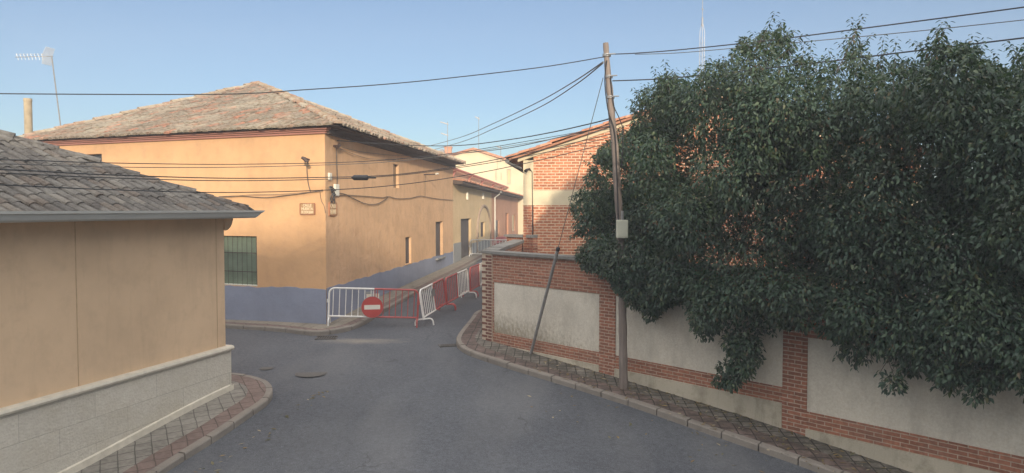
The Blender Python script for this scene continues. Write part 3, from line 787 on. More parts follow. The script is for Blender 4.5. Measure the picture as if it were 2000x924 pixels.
# cream gable house closing the view
YC = 62.0
cb = empty('house', W(960, 470, YC), 'tall cream gable house closing the far end of the alley', 'house')
cb.location.z = G(cb.location.x, YC)
FC = Frame((W(850,400,YC).x, YC), (1,0))
def fc(px, py): s, z = FC.at(px, py); return (s, z)
pts = [fc(862,312), fc(878,306), fc(925,293), fc(1030,326)]
wmb = MB(); xl, xr = fc(862,400)[0], fc(1030,400)[0]
outline = [(xl,0,1.5),(xr,0,1.5)]+[(p[0],0,p[1]) for p in reversed(pts)]
wmb.poly(outline); wmb.quad((xr,0,1.5),(xr,12,1.5),(xr,12,pts[-1][1]),(xr,0,pts[-1][1]))
wmb.build('wall', M['cream'], cb, FC)
for (x0,y0,x1,y1) in ((967,333,971,352),(978,337,980,351),(990,330,998,360)):
    a = fc(x0,y0); b = fc(x1,y1); f_ = MB().box(a[0], b[0], -.04, .02, b[1], a[1]).build('window', M['found'], cb, FC)
    MB().box(a[0]+.06, b[0]-.06, -.05, -.041, b[1]+.1, a[1]-.1).build('pane', M['yellow'], f_, FC)
vm = MB()
for a, b in zip(pts[:-1], pts[1:]):
    vm.prism([Vector((a[0],-.25,a[1])),Vector((b[0],-.25,b[1])),Vector((b[0],-.25,b[1]+.2)),Vector((a[0],-.25,a[1]+.2))][::-1], (0,12,0))
vm.build('roof', M['tile_red'], cb, FC)
cs, cz = fc(874, 290); cp = MB(); cp.box(cs-.3, cs+.3, .4, 1.0, cz-.8, cz+.1); cp.box(cs-.36, cs+.36, .34, 1.06, cz+.1, cz+.2)
cp.build('chimney', M['brickplaster'], cb, FC)
cs, cz = fc(861, 292); cp = MB(); cp.tube([(cs,.7,cz-.8),(cs,.7,cz-.1)], .16, 8); cp.tube([(cs,.7,cz-.1),(cs,.7,cz+.12)], [.34,.05], 8)
cp.box(cs-.3,cs+.3,.4,1.0,cz-.42,cz-.1); cp.build('flue', M['steel'], cb, FC)
# ------------------------------------------------------------------ HOUSE on the right: brick gable
FG = Frame(W(1022, 400, 23.8), (1,-.10))
gh = empty('house', FG.w(0,0,FG.gz(0)), 'red brick gable house with cream quoin and band, behind the tree', 'house')
WG = 12.5; z_ev = FG.at(1022, 312)[1]; vs = (FG.at(1175, 261)[1]-FG.at(1021, 313)[1])/FG.at(1175, 261)[0]
RX = 6.4
zb0, zb1 = FG.at(1060, 401)[1], FG.at(1060, 372)[1]
xq = FG.at(1042, 350)[0]
top = lambda x: z_ev+vs*(x if x < RX else 2*RX-x)
bw = MB(); bw.poly([(xq,0,zb1),(WG,0,zb1),(WG,0,top(WG)),(RX,0,top(RX)),(xq,0,top(xq))])
bw.quad((xq,0,.2),(WG,0,.2),(WG,0,zb0),(xq,0,zb0)); bw.build('wall', M['brick_house'], gh, FG)
MB().quad((xq,0,zb0),(WG,0,zb0),(WG,0,zb1),(xq,0,zb1)).build('string_band', M['cream'], gh, FG)
qm = MB(); qm.box(0, xq, -.025, .2, zb0, z_ev-.02); qm.build('quoin', M['cream'], gh, FG)
qb = MB(); qb.box(0, xq-.02, -.03, .2, .2, zb0-.004); qb.build('quoin', M['brick_yard'], gh, FG)
sd = MB(); FGs = Frame(FG.w(0,0,0), -dr)
sd.quad((0,0,.2),(-12,0,.2),(-12,0,z_ev+.1),(0,0,z_ev+.1)); sd.build('wall', M['cream'], gh, FGs)
sd = MB(); sd.quad((WG,0,.2),(WG,10,.2),(WG,10,top(WG)),(WG,0,top(WG))); sd.build('wall', M['brick_house'], gh, FG)
vg = MB()
vg.prism([Vector((-.18,-.06,top(-.18)-.02)),Vector((-.18,-.06,top(-.18)+.10)),Vector((RX,-.06,top(RX)+.10)),Vector((RX,-.06,top(RX)-.02))], (0,.2,0))
vg.build('bargeboard', M['cream'], gh, FG)
rv = MB()
def slab(xa, xb):
    rv.prism([Vector((xa,-.30,top(xa)+.105)),Vector((xa,-.30,top(xa)+.17)),Vector((xb,-.30,top(xb)+.17)),Vector((xb,-.30,top(xb)+.105))], (0,12,0))
slab(-.45, RX); slab(RX+.001, WG+.4)
# verge tiles
rvt = MB()
a0 = FG.w(-.45,-.27,top(-.45)+.19); a1 = FG.w(RX,-.27,top(RX)+.19); ridge_row(rvt, a0, a1, .11, .4)
a0 = FG.w(-.47,-.2,top(-.47)+.16); a1 = FG.w(RX,-.2,top(RX)+.2)
rvt2, bb = tile_slope(FG.w(-.5,11.5,top(-.5)+.19), FG.w(-.5,-.2,top(-.5)+.19), [FG.w(RX,-.2,top(RX)+.19), FG.w(RX,11.5,top(RX)+.19)], .24, .36)
merge(rvt, rvt2)
rro = rv.build('roof', M['tile_red'], gh, FG)
rt_ = rvt.build('roof_tiles', M['tile_red'], rro, loc=(0,0,0))
gt = MB(); s_, z_ = FG.at(1006, 302); gt.tube([(-.5,-.4,top(-.5)+.1),(-.5,8,top(-.5)+.1)], .075, 8); gt.tube([(-.5,-.3,top(-.5)+.06),(-.06,-.06,top(-.5)-.12)], .04, 6)
gt.build('gutter', M['grey_cable'], gh, FG)
# lamp arm with its cable on the quoin
s_, z_ = FG.at(1036, 333)
lp = empty('wall_lamp', FG.w(s_,0,z_), 'small dark lamp arm with a hanging cable on the cream quoin', 'lamp')
l1 = MB(); l1.tube([(0,0,0),(-.02,-.10,.05),(-.10,-.2,.02)], .03, 6); a_ = l1.build('arm', M['black'], lp); a_.rotation_euler = (0,0,FG.a)
l1 = MB(); l1.tube([(-.10,-.2,.03),(-.14,-.24,-.04)], [.03,.07], 8); a_ = l1.build('lamp_head', M['black'], lp); a_.rotation_euler = (0,0,FG.a)
l1 = MB(); l1.tube([(.02,-.05,0),(.06,-.04,-.05),(.07,-.04,-1.0),(.075,-.04,-2.6)], .012, 5); a_ = l1.build('cable', M['black'], lp); a_.rotation_euler = (0,0,FG.a)
# ------------------------------------------------------------------ BOUNDARY WALL
Wc = GP(944, 662, KH); FW_ = Frame(Wc, (.95-.02,-1))
bwall = empty('boundary_wall', FW_.w(0,0,FW_.gz(0)), 'brick boundary wall with cement render panels and grey coping under the tree', 'wall')
X = lambda px, py: FW_.at(px, py)[0]; Z = lambda px, py: FW_.at(px, py)[1]
xc1 = X(962,600); xp1, xp2 = X(1171,620), X(1202,620); xq1, xq2 = X(1529,720), X(1576,760)
WL_ = 16.0; TH_ = .28
zt1 = Z(1050, 497)-.0; zt2 = zt1-.34
cop = .065
zp1t, zp1b = Z(964,551), Z(1227,699); zb1_ = Z(1171,713)
zp3t, zp3b = zp1t-.34, Z(1577,804); zb3 = Z(1580,838)
xmid = (xq1+xq2)/2
bk = MB()
# upper brick band, lower band, piers: boxes of the same brickwork butting end to end
bk.box(xc1, xp1, 0, TH_, zp1t, zt1-cop); bk.box(xc1, xp1, 0, TH_, zb1_, zp1b)
bk.box(xp2, xq1, 0, TH_, zp1t, zt1-cop); bk.box(xp2, xq1, 0, TH_, zb1_, zp1b)
bk.box(xq2, WL_, 0, TH_, zp3t, zt2-cop); bk.box(xq2, WL_, 0, TH_, zb3, zp3b)
bk.box(xc1, xc1+.05, 0.0, TH_, zp1b, zp1t)
bk.build('brick_courses', M['brick'], bwall, FW_)
pr = MB(); pr.box(xp1, xp2, -.012, TH_, .1, zt1-cop); pr.box(xq1, xq2, -.012, TH_, .0, zt1-cop); 
pr.build('brick_pier', M['brick_pier'], bwall, FW_)
pn = MB(); pn.box(xc1+.05, xp1, .012, TH_-.01, zp1b, zp1t); pn.build('render_panel', M['panel'], bwall, FW_)
pn = MB(); pn.box(xp2, xq1, .012, TH_-.01, zp1b, zp1t); pn.build('render_panel', M['panel'], bwall, FW_)
pn = MB(); pn.box(xq2, WL_, .012, TH_-.01, zp3b, zp3t); pn.build('render_panel', M['panel'], bwall, FW_)
ft = MB(); ft.box(xc1+.02, xp1, -.03, TH_, .0, zb1_); ft.box(xp2, xq1, -.03, TH_, -.3, zb1_); ft.box(xq2, WL_, -.035, TH_, -.8, zb3)
ft.build('footing', M['found'], bwall, FW_)
cp = MB()
def slabs(x0, x1, z, n):
    for i in range(n):
        a = x0+(x1-x0)*i/n; b = x0+(x1-x0)*(i+1)/n
        cp.prism([Vector((a+.004,-.07,z-cop+.002)),Vector((b-.004,-.07,z-cop+.002)),Vector((b-.004,TH_+.07,z-cop+.002)),Vector((a+.004,TH_+.07,z-cop+.002))], (0,0,cop*random.uniform(.9,1.08)))
slabs(xc1, xmid, zt1, 9); slabs(xmid, WL_, zt2, 12)
cp.build('coping', M['coping'], bwall, FW_)
# toothed corner pier: cream mortar with single bricks let in
cr = MB(); cr.box(-.02, xc1-.0, -.018, TH_, Wc.z-.6, zt1-.05); cr.build('corner_pier', M['mortar'], bwall, FW_)
tb = MB(); z = Wc.z-.1; i = 0; w_ = xc1
while z < zt1-.12:
    if i % 2: 
        tb.box(.12, w_-.012, -.024, 0, z, z+.058)
    else:
        tb.box(-.026, w_*.52, -.024, 0, z, z+.058); tb.box(w_*.60, w_-.012, -.024, 0, z, z+.058)
    z += .081; i += 1
tb.build('quoin_bricks', M['brick_dark'], bwall, FW_)
cc = MB(); cc.box(-.05, xc1-.005, -.05, TH_+.06, zt1-.05, zt1+.012); cc.build('coping', M['coping'], bwall, FW_)
# return wall along the alley
FRt = Frame(FW_.w(0, 0, 0), dr)
FRr = Frame(FRt.w(6.0,-.0,0), -dr)
rw = MB(); rw.box(.0, 5.7, .03, .30, Wc.z-.5, zt1-.06); rwo = rw.build('return_wall', M['brick_yard'], bwall, FRr)
rw = MB()
for i in range(6): rw.box(.0+i*.95+.005, .95+i*.95-.005, -.03, .37, zt1-.058, zt1+.03+random.uniform(-.01,.01))
rw.build('coping', M['coping'], bwall, FRr)
# second, lower yard wall by the brick house
p_a = W(990, 470, 24.6); p_b = W(1042, 470, 23.6)
FY = Frame((p_a.x, p_a.y), (p_b.x-p_a.x, p_b.y-p_a.y))
yw = empty('yard_wall', FY.w(0,0,FY.gz(0)), 'short brick yard wall with grey coping beside the cream quoin', 'wall')
yl = (p_b-p_a).length
zy = FY.at(1010, 460)[1]
MB().box(0, yl-.02, 0, .25, FY.gz(0)-.3, zy-.06).build('brickwork', M['brick_yard'], yw, FY)
ym = MB(); ym.box(-.08, yl*.45, -.08, .33, zy-.058, zy+.02); ym.box(yl*.46, yl-.02, -.08, .33, zy-.058, zy+.035); ym.build('coping', M['coping'], yw, FY)
# ------------------------------------------------------------------ pavements
lw = [FL.w(x,-.05,0) for x in (0, 6, 12.2)]
lw2 = [FL.w(0,-.05,0), FL.w(LEN*.5,-.05,0), FL.w(LEN+.05,-.05,0), FL.w(LEN+.05,.3,0), FL.w(LEN+.05,3,0)]
pavement([(60,1120),(200,1010),(324,924),(428,858),(487,817),(523,791),(533,771),(523,755),(493,744),(449,738),(400,735)], lw2, +1,
         ('rounded concrete kerb round the ochre house corner', 'red paved band along the kerb by the ochre house', 'grey diamond paving beside the ochre house'), M['pave'], .2, .34, .6)
ow = [FO.w(0,-.0,0), FO.w(LLEN,0,0), FR.w(3,0,0), FR.w(RLEN,0,0), FA.w(20,0,0)]
k_or = [(-40,610),(200,624),(437,641),(500,645),(560,650),(610,656),(650,653),(690,644),(722,629),(748,612),(784,592),(818,572)]
k_far = [FR.w(x,-.98,0) for x in (6.5, 9, 12, 16)]+[FA.w(x,-.95,0) for x in (4, 10, 18)]
wl_o = []
pavement([*k_or, *[(p.x,p.y,0) for p in k_far]], [FO.w(0,.1,0), FO.w(LLEN-1.2,.1,0), FO.w(LLEN-.1,.1,0), FR.w(1.2,.1,0), FR.w(RLEN,.1,0), FA.w(18,.1,0)], +1,
         ('kerb curving round the orange corner house', 'reddish edge paving round the orange corner house', 'dusty grey paving along the blue skirting'), M['pave_tan'], .25, .22, .8)
k_al = [FRt.w(x,-.62,0) for x in (9, 6, 4)]
wr_ = [FRt.w(9,-.05,0), FRt.w(0,-.05,0), FW_.w(0,.05,0), FW_.w(5,.05,0), FW_.w(WL_,.05,0)]
pavement([*[(p.x,p.y,0) for p in k_al], (940,612),(915,635),(897,657),(891,671),(897,683),(922,697),(1000,723),(1100,753),(1220,791),(1371,844),(1552,907),(1700,962),(1900,1035)], wr_, +1,
         ('kerb sweeping along the brick boundary wall', 'red paved band along the kerb below the boundary wall', 'grey mossy diamond paving below the boundary wall'), M['pave_moss'], .22, .36, .7)
# ------------------------------------------------------------------ utility pole, box, guy
pb = GP(1218, 757, KH); PY = pb.y
path = [(1218,757),(1217,690),(1216,620),(1215,560),(1211,440),(1206,370),(1202,300),(1196,240),(1192,190),(1187,140),(1183,84)]
rad = [.092,.083,.080,.075,.075,.073,.072,.069,.067,.060,.055]
po = empty('utility_pole', pb, 'weathered crooked wooden utility pole leaning over the pavement', 'utility pole')
PP = [W(x, y, PY)-pb for x, y in path]
b_ = bez(PP, 5); rr = list(np.interp(np.linspace(0,10,len(b_)), range(11), rad))
rr = [r*(1+.06*math.sin(i*1.7)+.04*random.uniform(-1,1)) for i, r in enumerate(rr)]
pm_ = MB().tube([b_[0]-Vector((0,0,.4))]+b_, [rr[0]]+rr, 12); pm_.build('shaft', M['pole'], po)
for t, y in ((0,150),(0,108),(0,190)):
    c = W(np.interp(-y, [-757,-560,-370,-190,-84], [1218,1215,1206,1192,1183]), y, PY)-pb
    fm = MB(); fm.tube([c-Vector((0,0,.025)), c+Vector((0,0,.025))], .085, 10)
    fm.tube([c+Vector((-.02,-.09,0)), c+Vector((.16,-.09,.01))], .014, 5); fm.build('cable_clamp', M['steel'], po)
wm_ = MB(); q = [W(x,y,PY)-pb+Vector((0,-.10,0)) for x, y in ((1184,120),(1180,160),(1186,215),(1199,260),(1203,330),(1206,430))]
wm_.tube(bez(q,6), .012, 5); q = [W(x,y,PY)-pb+Vector((.02,-.09,0)) for x, y in ((1189,150),(1195,205),(1206,232),(1214,262),(1210,330))]
wm_.tube(bez(q,6), .010, 5); wm_.build('pole_cable', M['black'], po)
bc = W(1213, 447, PY)
mbx = empty('meter_box', bc+Vector((0,-.15,0)), 'pale grey meter box strapped to the utility pole', 'meter box')
m_ = MB(); m_.box(-.11,.11,-.06,.10,-.18,.18); o = m_.build('case', M['boxgrey'], mbx)
bv = o.modifiers.new('bevel','BEVEL'); bv.width = .015; bv.segments = 2
MB().box(-.095,.095,-.068,-.06,-.15,.15).build('lid', M['boxgrey'], mbx)
m_ = MB(); m_.tube([(.0,-.02,.18),(.0,-.02,.36)], .03, 8); m_.build('conduit', M['paintgrey'], mbx)
ga = GP(1036, 690, KH); gtop = W(1178, 152, PY-.05)
gw = empty('guy_wire', ga, 'slanting guy wire with a grey steel tube guarding its foot', 'guy wire')
gdir = (gtop-ga); k = .0
mid = ga+gdir*.415
MB().tube([Vector((0,0,-.05)), gdir*.42], .036, 10).build('guard_tube', M['paintgrey'], gw)
MB().tube([gdir*.415, gdir*.425, gdir*.428], [.044,.044,.02], 10).build('tube_cap', M['black'], gw)
MB().tube([gdir*.42, gdir*.7, gdir], .008, 5).build('wire', M['grey_cable'], gw)
q = [(gdir*.8), gdir*.9+Vector((.06,0,-.05)), W(1196,205,PY-.1)-ga]
# ------------------------------------------------------------------ overhead cables
def cable(pts, r, label, mat='black', grp='overhead cables', name='overhead_cable', n=10):
    P = bez([p if isinstance(p, Vector) else W(*p) for p in pts], n)
    o0 = P[0]
    mb = MB().tube([p-o0 for p in P], r*.72, 6); o = mb.build(name, M[mat], loc=tuple(o0)); o.location = o0
    return tag(o, label, 'cable', grp)
PYc = PY-.07
cable([(-420,176,11.5),(0,183,12.2),(430,184,13),(600,175,13.4),(760,164,13.8),(900,150,14.0),(1060,131,14.2),(1181,111,PYc)], .014, 'highest cable, crossing the sky from the left edge past the roof peak to the pole')
cable([(1190,106,PYc),(1240,104,14.1),(1330,97,13.6),(1500,79,12.6),(1750,47,11.3),(2000,14,10.2),(2300,-28,9)], .015, 'upper cable from the pole top across the tree to the right')
cable([(1240,106,14.15),(1330,103,13.8),(1500,88,12.9),(1750,65,11.7),(2000,39,10.7),(2300,6,9.6)], .010, 'thin middle cable from the pole top to the right edge', 'grey_cable')
cable([(1196,158,PYc),(1290,154,14.0),(1400,144,13.3),(1600,122,12.2),(1800,98,11.2),(2000,74,10.2),(2300,38,9)], .017, 'lowest cable passing right from the pole over the tree crown')
cable([(1178,121,PYc),(1120,160,18),(1050,200,23),(960,243,30),(900,268,36),(820,290,44)], .020, 'upper of two cables falling from pole top to the far alley roofs', 'grey_cable')
cable([(1178,123,PYc),(1125,165,18),(1055,209,23),(965,251,30),(905,276,36),(830,297,44)], .020, 'lower of two cables falling from pole top to the far alley roofs', 'grey_cable')
ec = FR.w(.35,-.25,0)
cable([(1190,232,PYc),(1160,240,15),(1080,258,17),(1000,272,19),(900,284,21),(800,284,21.8),(720,279,21.2),(FR.w(.4,-.2,FR.at(650,276)[1]))], .018, 'thick black cable sagging from the pole to the top of the house corner')
cable([(1192,246,PYc),(1120,262,17),(1000,288,23),(920,298,29),(852,303,34.5)], .018, 'cable from the pole to the far eave end of the orange house')
cable([(-420,312,6.5),(0,312,8.5),(200,318,10.0),(430,321,12.2),(640,318,13.7),(760,312,14),(900,297,14.3),(1040,274,14.5),(1192,247,PYc)], .010, 'upper wire of the sagging bundle across the orange facade')
cable([(-420,318,6.5),(0,320,8.5),(200,326,10.0),(430,327,12.2),(640,322,13.7),(760,316,14),(900,300,14.3),(1040,278,14.5),(1192,252,PYc)], .009, 'second wire of the sagging bundle, just beneath the uppermost wire', 'grey_cable')
cable([(-420,322,6.4),(0,331,8.4),(200,341,9.9),(430,348,12.2),(600,347,13.5),(760,342,13.9),(900,324,14.2),(1040,297,14.4),(1194,262,PYc)], .013, 'thick twisted wire in the middle of the bundle across the facade')
cable([(-420,324,6.4),(0,338,8.4),(200,347,9.9),(430,353,12.2),(600,351,13.5),(760,344,13.9),(900,327,14.2),(1040,303,14.4),(1194,268,PYc)], .011, 'wire running just under the thick twisted wire')
cable([(-420,345,6.3),(0,361,8.3),(200,370,9.8),(430,376,12.2),(620,372,13.5),(760,363,13.9),(900,344,14.2),(1040,316,14.4),(1196,278,PYc)], .012, 'lowest wire of the bundle crossing the facade above the street plaques')
lm_ = W(720, 347, 13.75)
sp = MB().tube([(-.33,0,0),(-.28,0,0),(-.02,0,0),(.0,0,0)], [.012,.05,.05,.02], 8); sp.tube([(0,0,0),(.14,0,0)], .02, 6)
o = sp.build('splice_case', M['black'], loc=tuple(lm_)); o.location = lm_; tag(o, 'black sausage shaped splice case hanging on the twisted wire', 'splice case')
# cables and boxes fixed to the orange house
def wp(fr, px, py, d=-.03): s, z = fr.at(px, py); return fr.w(s, d, z)
def wallcable(fr, pxs, r, label, d=-.035, mat='wall_cable'):
    return cable([wp(fr, x, y, d) for x, y in pxs], r*.8, label, mat, 'cables fixed to the house walls', 'wall_cable', 8)
wallcable(FR, [(655,383),(668,381),(690,382),(720,384),(745,386),(757,384),(775,388),(800,387),(818,383),(828,384),(850,388),(884,391)], .022, 'dark bundle of cables running along the right face to the far corner', -.04)
wallcable(FR, [(652,376),(672,380),(688,388),(712,398),(735,398),(755,386)], .024, 'cable loop hanging in a belly right of the corner boxes', -.05)
wallcable(FR, [(652,286),(654,290),(655,320),(656,350),(654,380)], .03, 'vertical dark conduit beside the house corner', -.04)
wallcable(FR, [(655,285),(700,296),(760,303),(800,305),(862,318)], .012, 'thin cable slanting under the eave along the right face', -.05, 'grey_cable')
wallcable(FR, [(655,288),(690,302),(720,310),(770,312)], .012, 'thin branch cable fanning out under the eave cable', -.05, 'grey_cable')
wallcable(FR, [(829,340),(829,360),(829,383)], .015, 'short vertical cable drop beneath the iron hook', -.03)
wallcable(FO, [(605,313),(602,325),(603,345),(605,360),(609,374)], .024, 'drop cable below the bracket on the sunny face', -.06)
wallcable(FO, [(430,384),(470,383),(520,386),(560,382),(600,377),(632,371)], .022, 'sagging cable bundle along the sunny face to the corner boxes', -.05)
wallcable(FO, [(430,387),(490,381),(540,380),(590,377),(634,373)], .014, 'thinner cable twisting over the bundle on the sunny face', -.08)
wallcable(FO, [(626,374),(629,392),(634,402),(637,416)], .014, 'loose cable end hanging by the corner above the plaque', -.03)
# tangle at the corner
tg = empty('cable_tangle', FR.w(.3,-.05,FR.at(650,385)[1]), 'tangled nest of cables round the corner boxes', 'cable')
base_t = Vector(tg.location)
for j in range(7):
    q = []
    for t in range(6):
        s = .12+random.uniform(0,.42); z = FR.at(650, 366+t*5.5+random.uniform(-6,5))[1]
        q.append(FR.w(s,-.04-random.uniform(0,.07),z)-base_t)
    MB().tube(bez(q,5), random.uniform(.009,.02), 5).build('loop', M['black'] if j % 3 else M['grey_cable'], tg)
def wallbox(fr, px0, py0, px1, py1, label, mat, depth=.12, name='junction_box'):
    a = fr.at(px0, py1); b = fr.at(px1, py0); c = fr.w((a[0]+b[0])/2, 0, (a[1]+b[1])/2)
    r_ = empty(name, c, label, 'junction box'); w = abs(b[0]-a[0])/2; h = abs(b[1]-a[1])/2
    m = MB(); m.box(-w,w,-depth,0,-h,h); o = m.build('case', mat, r_); o.rotation_euler = (0,0,fr.a)
    bv = o.modifiers.new('bevel','BEVEL'); bv.width = .015; bv.segments = 2
    m = MB(); m.box(-w*.85,w*.85,-depth-.008,-depth,-h*.85,h*.9); o = m.build('lid', mat, r_); o.rotation_euler = (0,0,fr.a)
wallbox(FR, 651, 360, 659, 383, 'larger white cable box leaning on the right face by the conduit', M['boxwhite'], .06)
wallbox(FR, 640, 338, 645, 352, 'smaller cream cable box at the very corner above the white one', M['boxwhite'], .05)
# bracket on the sunny face
bp = wp(FO, 604, 312, 0)
bk_ = empty('wall_bracket', bp, 'iron cable bracket with clamps on the sunny orange face', 'bracket')
m = MB(); m.tube([(0,0,0),(0,-.25,.04),(.16,-.5,.0),(.30,-.55,-.1)], .025, 6); o = m.build('arm', M['iron'], bk_); o.rotation_euler = (0,0,FO.a)
m = MB(); m.tube([(.14,-.5,.02),(.24,-.5,-.02),(.34,-.52,-.10)], [.04,.055,.03], 7); o = m.build('clamp', M['iron'], bk_); o.rotation_euler = (0,0,FO.a)
bp = wp(FR, 828, 341, 0)
bk_ = empty('wall_bracket', bp, 'iron hook standing out from the right face, second floor', 'bracket')
bk_['label'] = 'iron hook standing out from the right face beyond the high window'
m = MB(); m.tube([(0,0,0),(-.02,-.35,.0),(-.04,-.6,.02)], .028, 6); o = m.build('arm', M['iron'], bk_); o.rotation_euler = (0,0,FR.a)
m = MB(); m.tube([(-.12,-.55,.02),(.05,-.6,.04)], .04, 6); o = m.build('insulator', M['boxwhite'], bk_); o.rotation_euler = (0,0,FR.a)
bp = wp(FR, 651, 285, 0)
bk_ = empty('wall_bracket', bp, 'cable bracket at the top of the house corner under the eave', 'bracket')
m = MB(); m.tube([(0,0,0),(.02,-.22,.02)], .028, 6); m.tube([(-.03,-.12,-.05),(.12,-.14,.04)], .05, 6); o = m.build('arm', M['iron'], bk_); o.rotation_euler = (0,0,FR.a)
# street plaques
def plaque(fr, px0, py0, px1, py1, label, lines, mat):
    a = fr.at(px0, py1); b = fr.at(px1, py0); c = fr.w((a[0]+b[0])/2, 0, (a[1]+b[1])/2); w = (b[0]-a[0])/2; h = (b[1]-a[1])/2
    r_ = empty('street_sign', c, label, 'street sign')
    o = MB().box(-w,w,-.03,0,-h,h).build('plate', mat, r_); o.rotation_euler = (0,0,fr.a)
    m = MB(); t = .018
    m.box(-w-.01,w+.01,-.045,-.0,h,h+t); m.box(-w-.01,w+.01,-.045,-.0,-h-t,-h); m.box(-w-t,-w,-.045,-.0,-h,h); m.box(w,w+t,-.045,-.0,-h,h)
    o = m.build('border', M['doorlight'], r_); o.rotation_euler = (0,0,fr.a)
    k = len(lines)
    for i, t in enumerate(lines):
        hh = 2*h/k*.86; sz = hh*1.25; o = text_mesh(t, sz, .004, M['letters'], r_, 'CENTER', .004)
        zz = h-(i+.5)*2*h/k
        off = fr.n*-.036
        o.location = off+Vector((0,0,zz)); o.rotation_euler = (PI/2,0,fr.a)
        wd = {5:.95, 6:1.1, 11:1.78}.get(len(t), .2*len(t))
        est = len(t)*.62*sz
        o.scale.x = min(1.0, 2*w*.9/est)
plaque(FO, 588, 398, 615, 418, 'brown ceramic street plaque with cream letters on the sunny face', ['CALLE','HUERTA','DE DON JUAN'], M['plaque'])
plaque(FR, 642, 397, 655, 420, 'street plaque at the corner half hidden under tangled cables', ['CALLE','RETAMA'], M['plaque'])
# ------------------------------------------------------------------ barriers
def arc_frame(mb, xa, xb, z0, z1, r, left):
    pass
BL, BH, BZ = 2.5, 1.03, .24
def make_barrier(label):
    rt = empty('crowd_barrier', (0,0,0), label, 'barrier', 'crowd barriers closing the alley')
    R_ = .16; tr = .027
    def half(sgn, mat, lab):
        ex = sgn*BL/2
        pts = [(0,0,BH),(ex-sgn*R_,0,BH)]+[(ex-sgn*R_+sgn*R_*math.sin(a),0,BH-R_+R_*math.cos(a)) for a in np.linspace(.2,PI/2,6)]+[(ex,0,.18)]
        m = MB().tube(pts, tr, 8); m.tube([(0,0,BZ),(ex,0,BZ)], tr*.95, 8)
        f = m.build('frame', mat, rt); f['label'] = lab+' half of the barrier frame'
        b = MB()
        for i in range(7):
            x = sgn*(.09+i*(BL/2-.10)/6.6)
            if abs(x) < BL/2-.05: b.tube([(x,0,BZ),(x,0,BH)], .0135, 6)
        b.tube([(sgn*.0+sgn*.02,0,BZ),(sgn*.02,0,BH)], .0135, 6)
        b.build('bars', mat, f)
        ft = MB(); w = .27
        fp = [(ex-sgn*.02,-w,.0),(ex-sgn*.02,-w,.10)]+[(ex-sgn*.02,-w+.10*(1-math.cos(a)),.10+.10*math.sin(a)) for a in np.linspace(.3,PI/2,4)]
        fp += [(ex-sgn*.02, w-.10*(1-math.cos(a)), .10+.10*math.sin(a)) for a in np.linspace(PI/2,.3,4)]+[(ex-sgn*.02,w,.10),(ex-sgn*.02,w,.0)]
        ft.tube(fp, .022, 8); ft.build('foot', mat, rt)
        h = MB(); h.tube([(ex+sgn*.045,0,.62),(ex+sgn*.045,0,.72)], .016, 6); h.tube([(ex,0,.66),(ex+sgn*.05,0,.66)], .014, 6); h.build('hook', mat, f)
    half(-1, M['white'], 'white'); half(1, M['red'], 'red')
    return rt
def copy_tree(o, parent=None):
    c = o.copy(); COL.objects.link(c); c.parent = parent
    for ch in o.children: copy_tree(ch, c)
    return c
proto = make_barrier('white and red crowd barrier standing across the street with the round sign')
def place(o, p0, p1, lean=0.0, label=None):
    d = Vector((p1[0]-p0[0], p1[1]-p0[1], 0)); z0 = p0[2]; z1 = p1[2]
    o.location = ((p0[0]+p1[0])/2, (p0[1]+p1[1])/2, (z0+z1)/2)
    o.rotation_mode = 'XYZ'
    rz = math.atan2(d.y, d.x); pitch = -math.atan2(z1-z0, d.length)
    o.rotation_euler = (lean, pitch, rz); o.scale = (d.length/BL, 1, 1)
    if label: o['label'] = label
q0 = GP(641, 634, KH); q1 = GP(815, 637)
place(proto, q0, q1, .0)
B1 = proto
def nb(label): return copy_tree(proto)
p2a, p2b = GP(829, 637), GP(875, 606); p3a, p3b = GP(873, 607), GP(916, 582); p4a, p4b = GP(919, 580), GP(953, 561)
b2_ = copy_tree(proto); place(b2_, p2a, p2b, -.13, 'tilted barrier next to the sign barrier, white end near, red end far')
b3_ = copy_tree(proto); place(b3_, p3b, p3a, .04, 'third barrier in the alley line, red near end and white far end')
b4_ = copy_tree(proto); place(b4_, p4b, p4a, .02, 'last barrier of the alley line, running behind the brick wall corner')
p5a = GP(918, 504, .0); p5b = Vector((p5a.x+2.45, p5a.y-.4, 0)); p5b.z = G(p5b.x, p5b.y)
b5_ = copy_tree(proto); place(b5_, p5a, p5b, 0, 'far white barrier by the grey door at the top of the alley')
for ch in b5_.children:
    ch.data = ch.data.copy(); ch.data.materials[0] = M['white']
    if 'label' in ch.keys(): del ch['label']
    for c2 in ch.children: c2.data = c2.data.copy(); c2.data.materials[0] = M['white']
# no entry sign hung on the first barrier
sc_ = (q0+q1)/2
d_ = (q1-q0); d_.z = 0; d_.normalize(); FS_ = Frame((0,0), d_)
sgn = W(727, 600, sc_.y-.06)
rt = empty('no_entry_sign', sgn, 'round red no entry sign with white bar hung on the front barrier', 'road sign')
def disc(r, y0, y1, seg=40):
    m = MB(); m.v = [(r*math.cos(2*PI*i/seg), y0, r*math.sin(2*PI*i/seg)) for i in range(seg)]+[(r*math.cos(2*PI*i/seg), y1, r*math.sin(2*PI*i/seg)) for i in range(seg)]
    m.f = [tuple(range(seg)), tuple(reversed(range(seg,2*seg)))]+[(i, seg+i, seg+(i+1)%seg, (i+1)%seg) for i in range(seg)]
    return m
o = disc(.298, -.012, .012).build('disc', M['signred'], rt); o.rotation_euler = (0,0,FS_.a)
o = disc(.305, -.008, .016).build('rim', M['steel'], rt); o.rotation_euler = (0,0,FS_.a)
o = MB().box(-.22,.22,-.017,-.0125,-.062,.062).build('bar', M['signwhite'], rt); o.rotation_euler = (0,0,FS_.a)
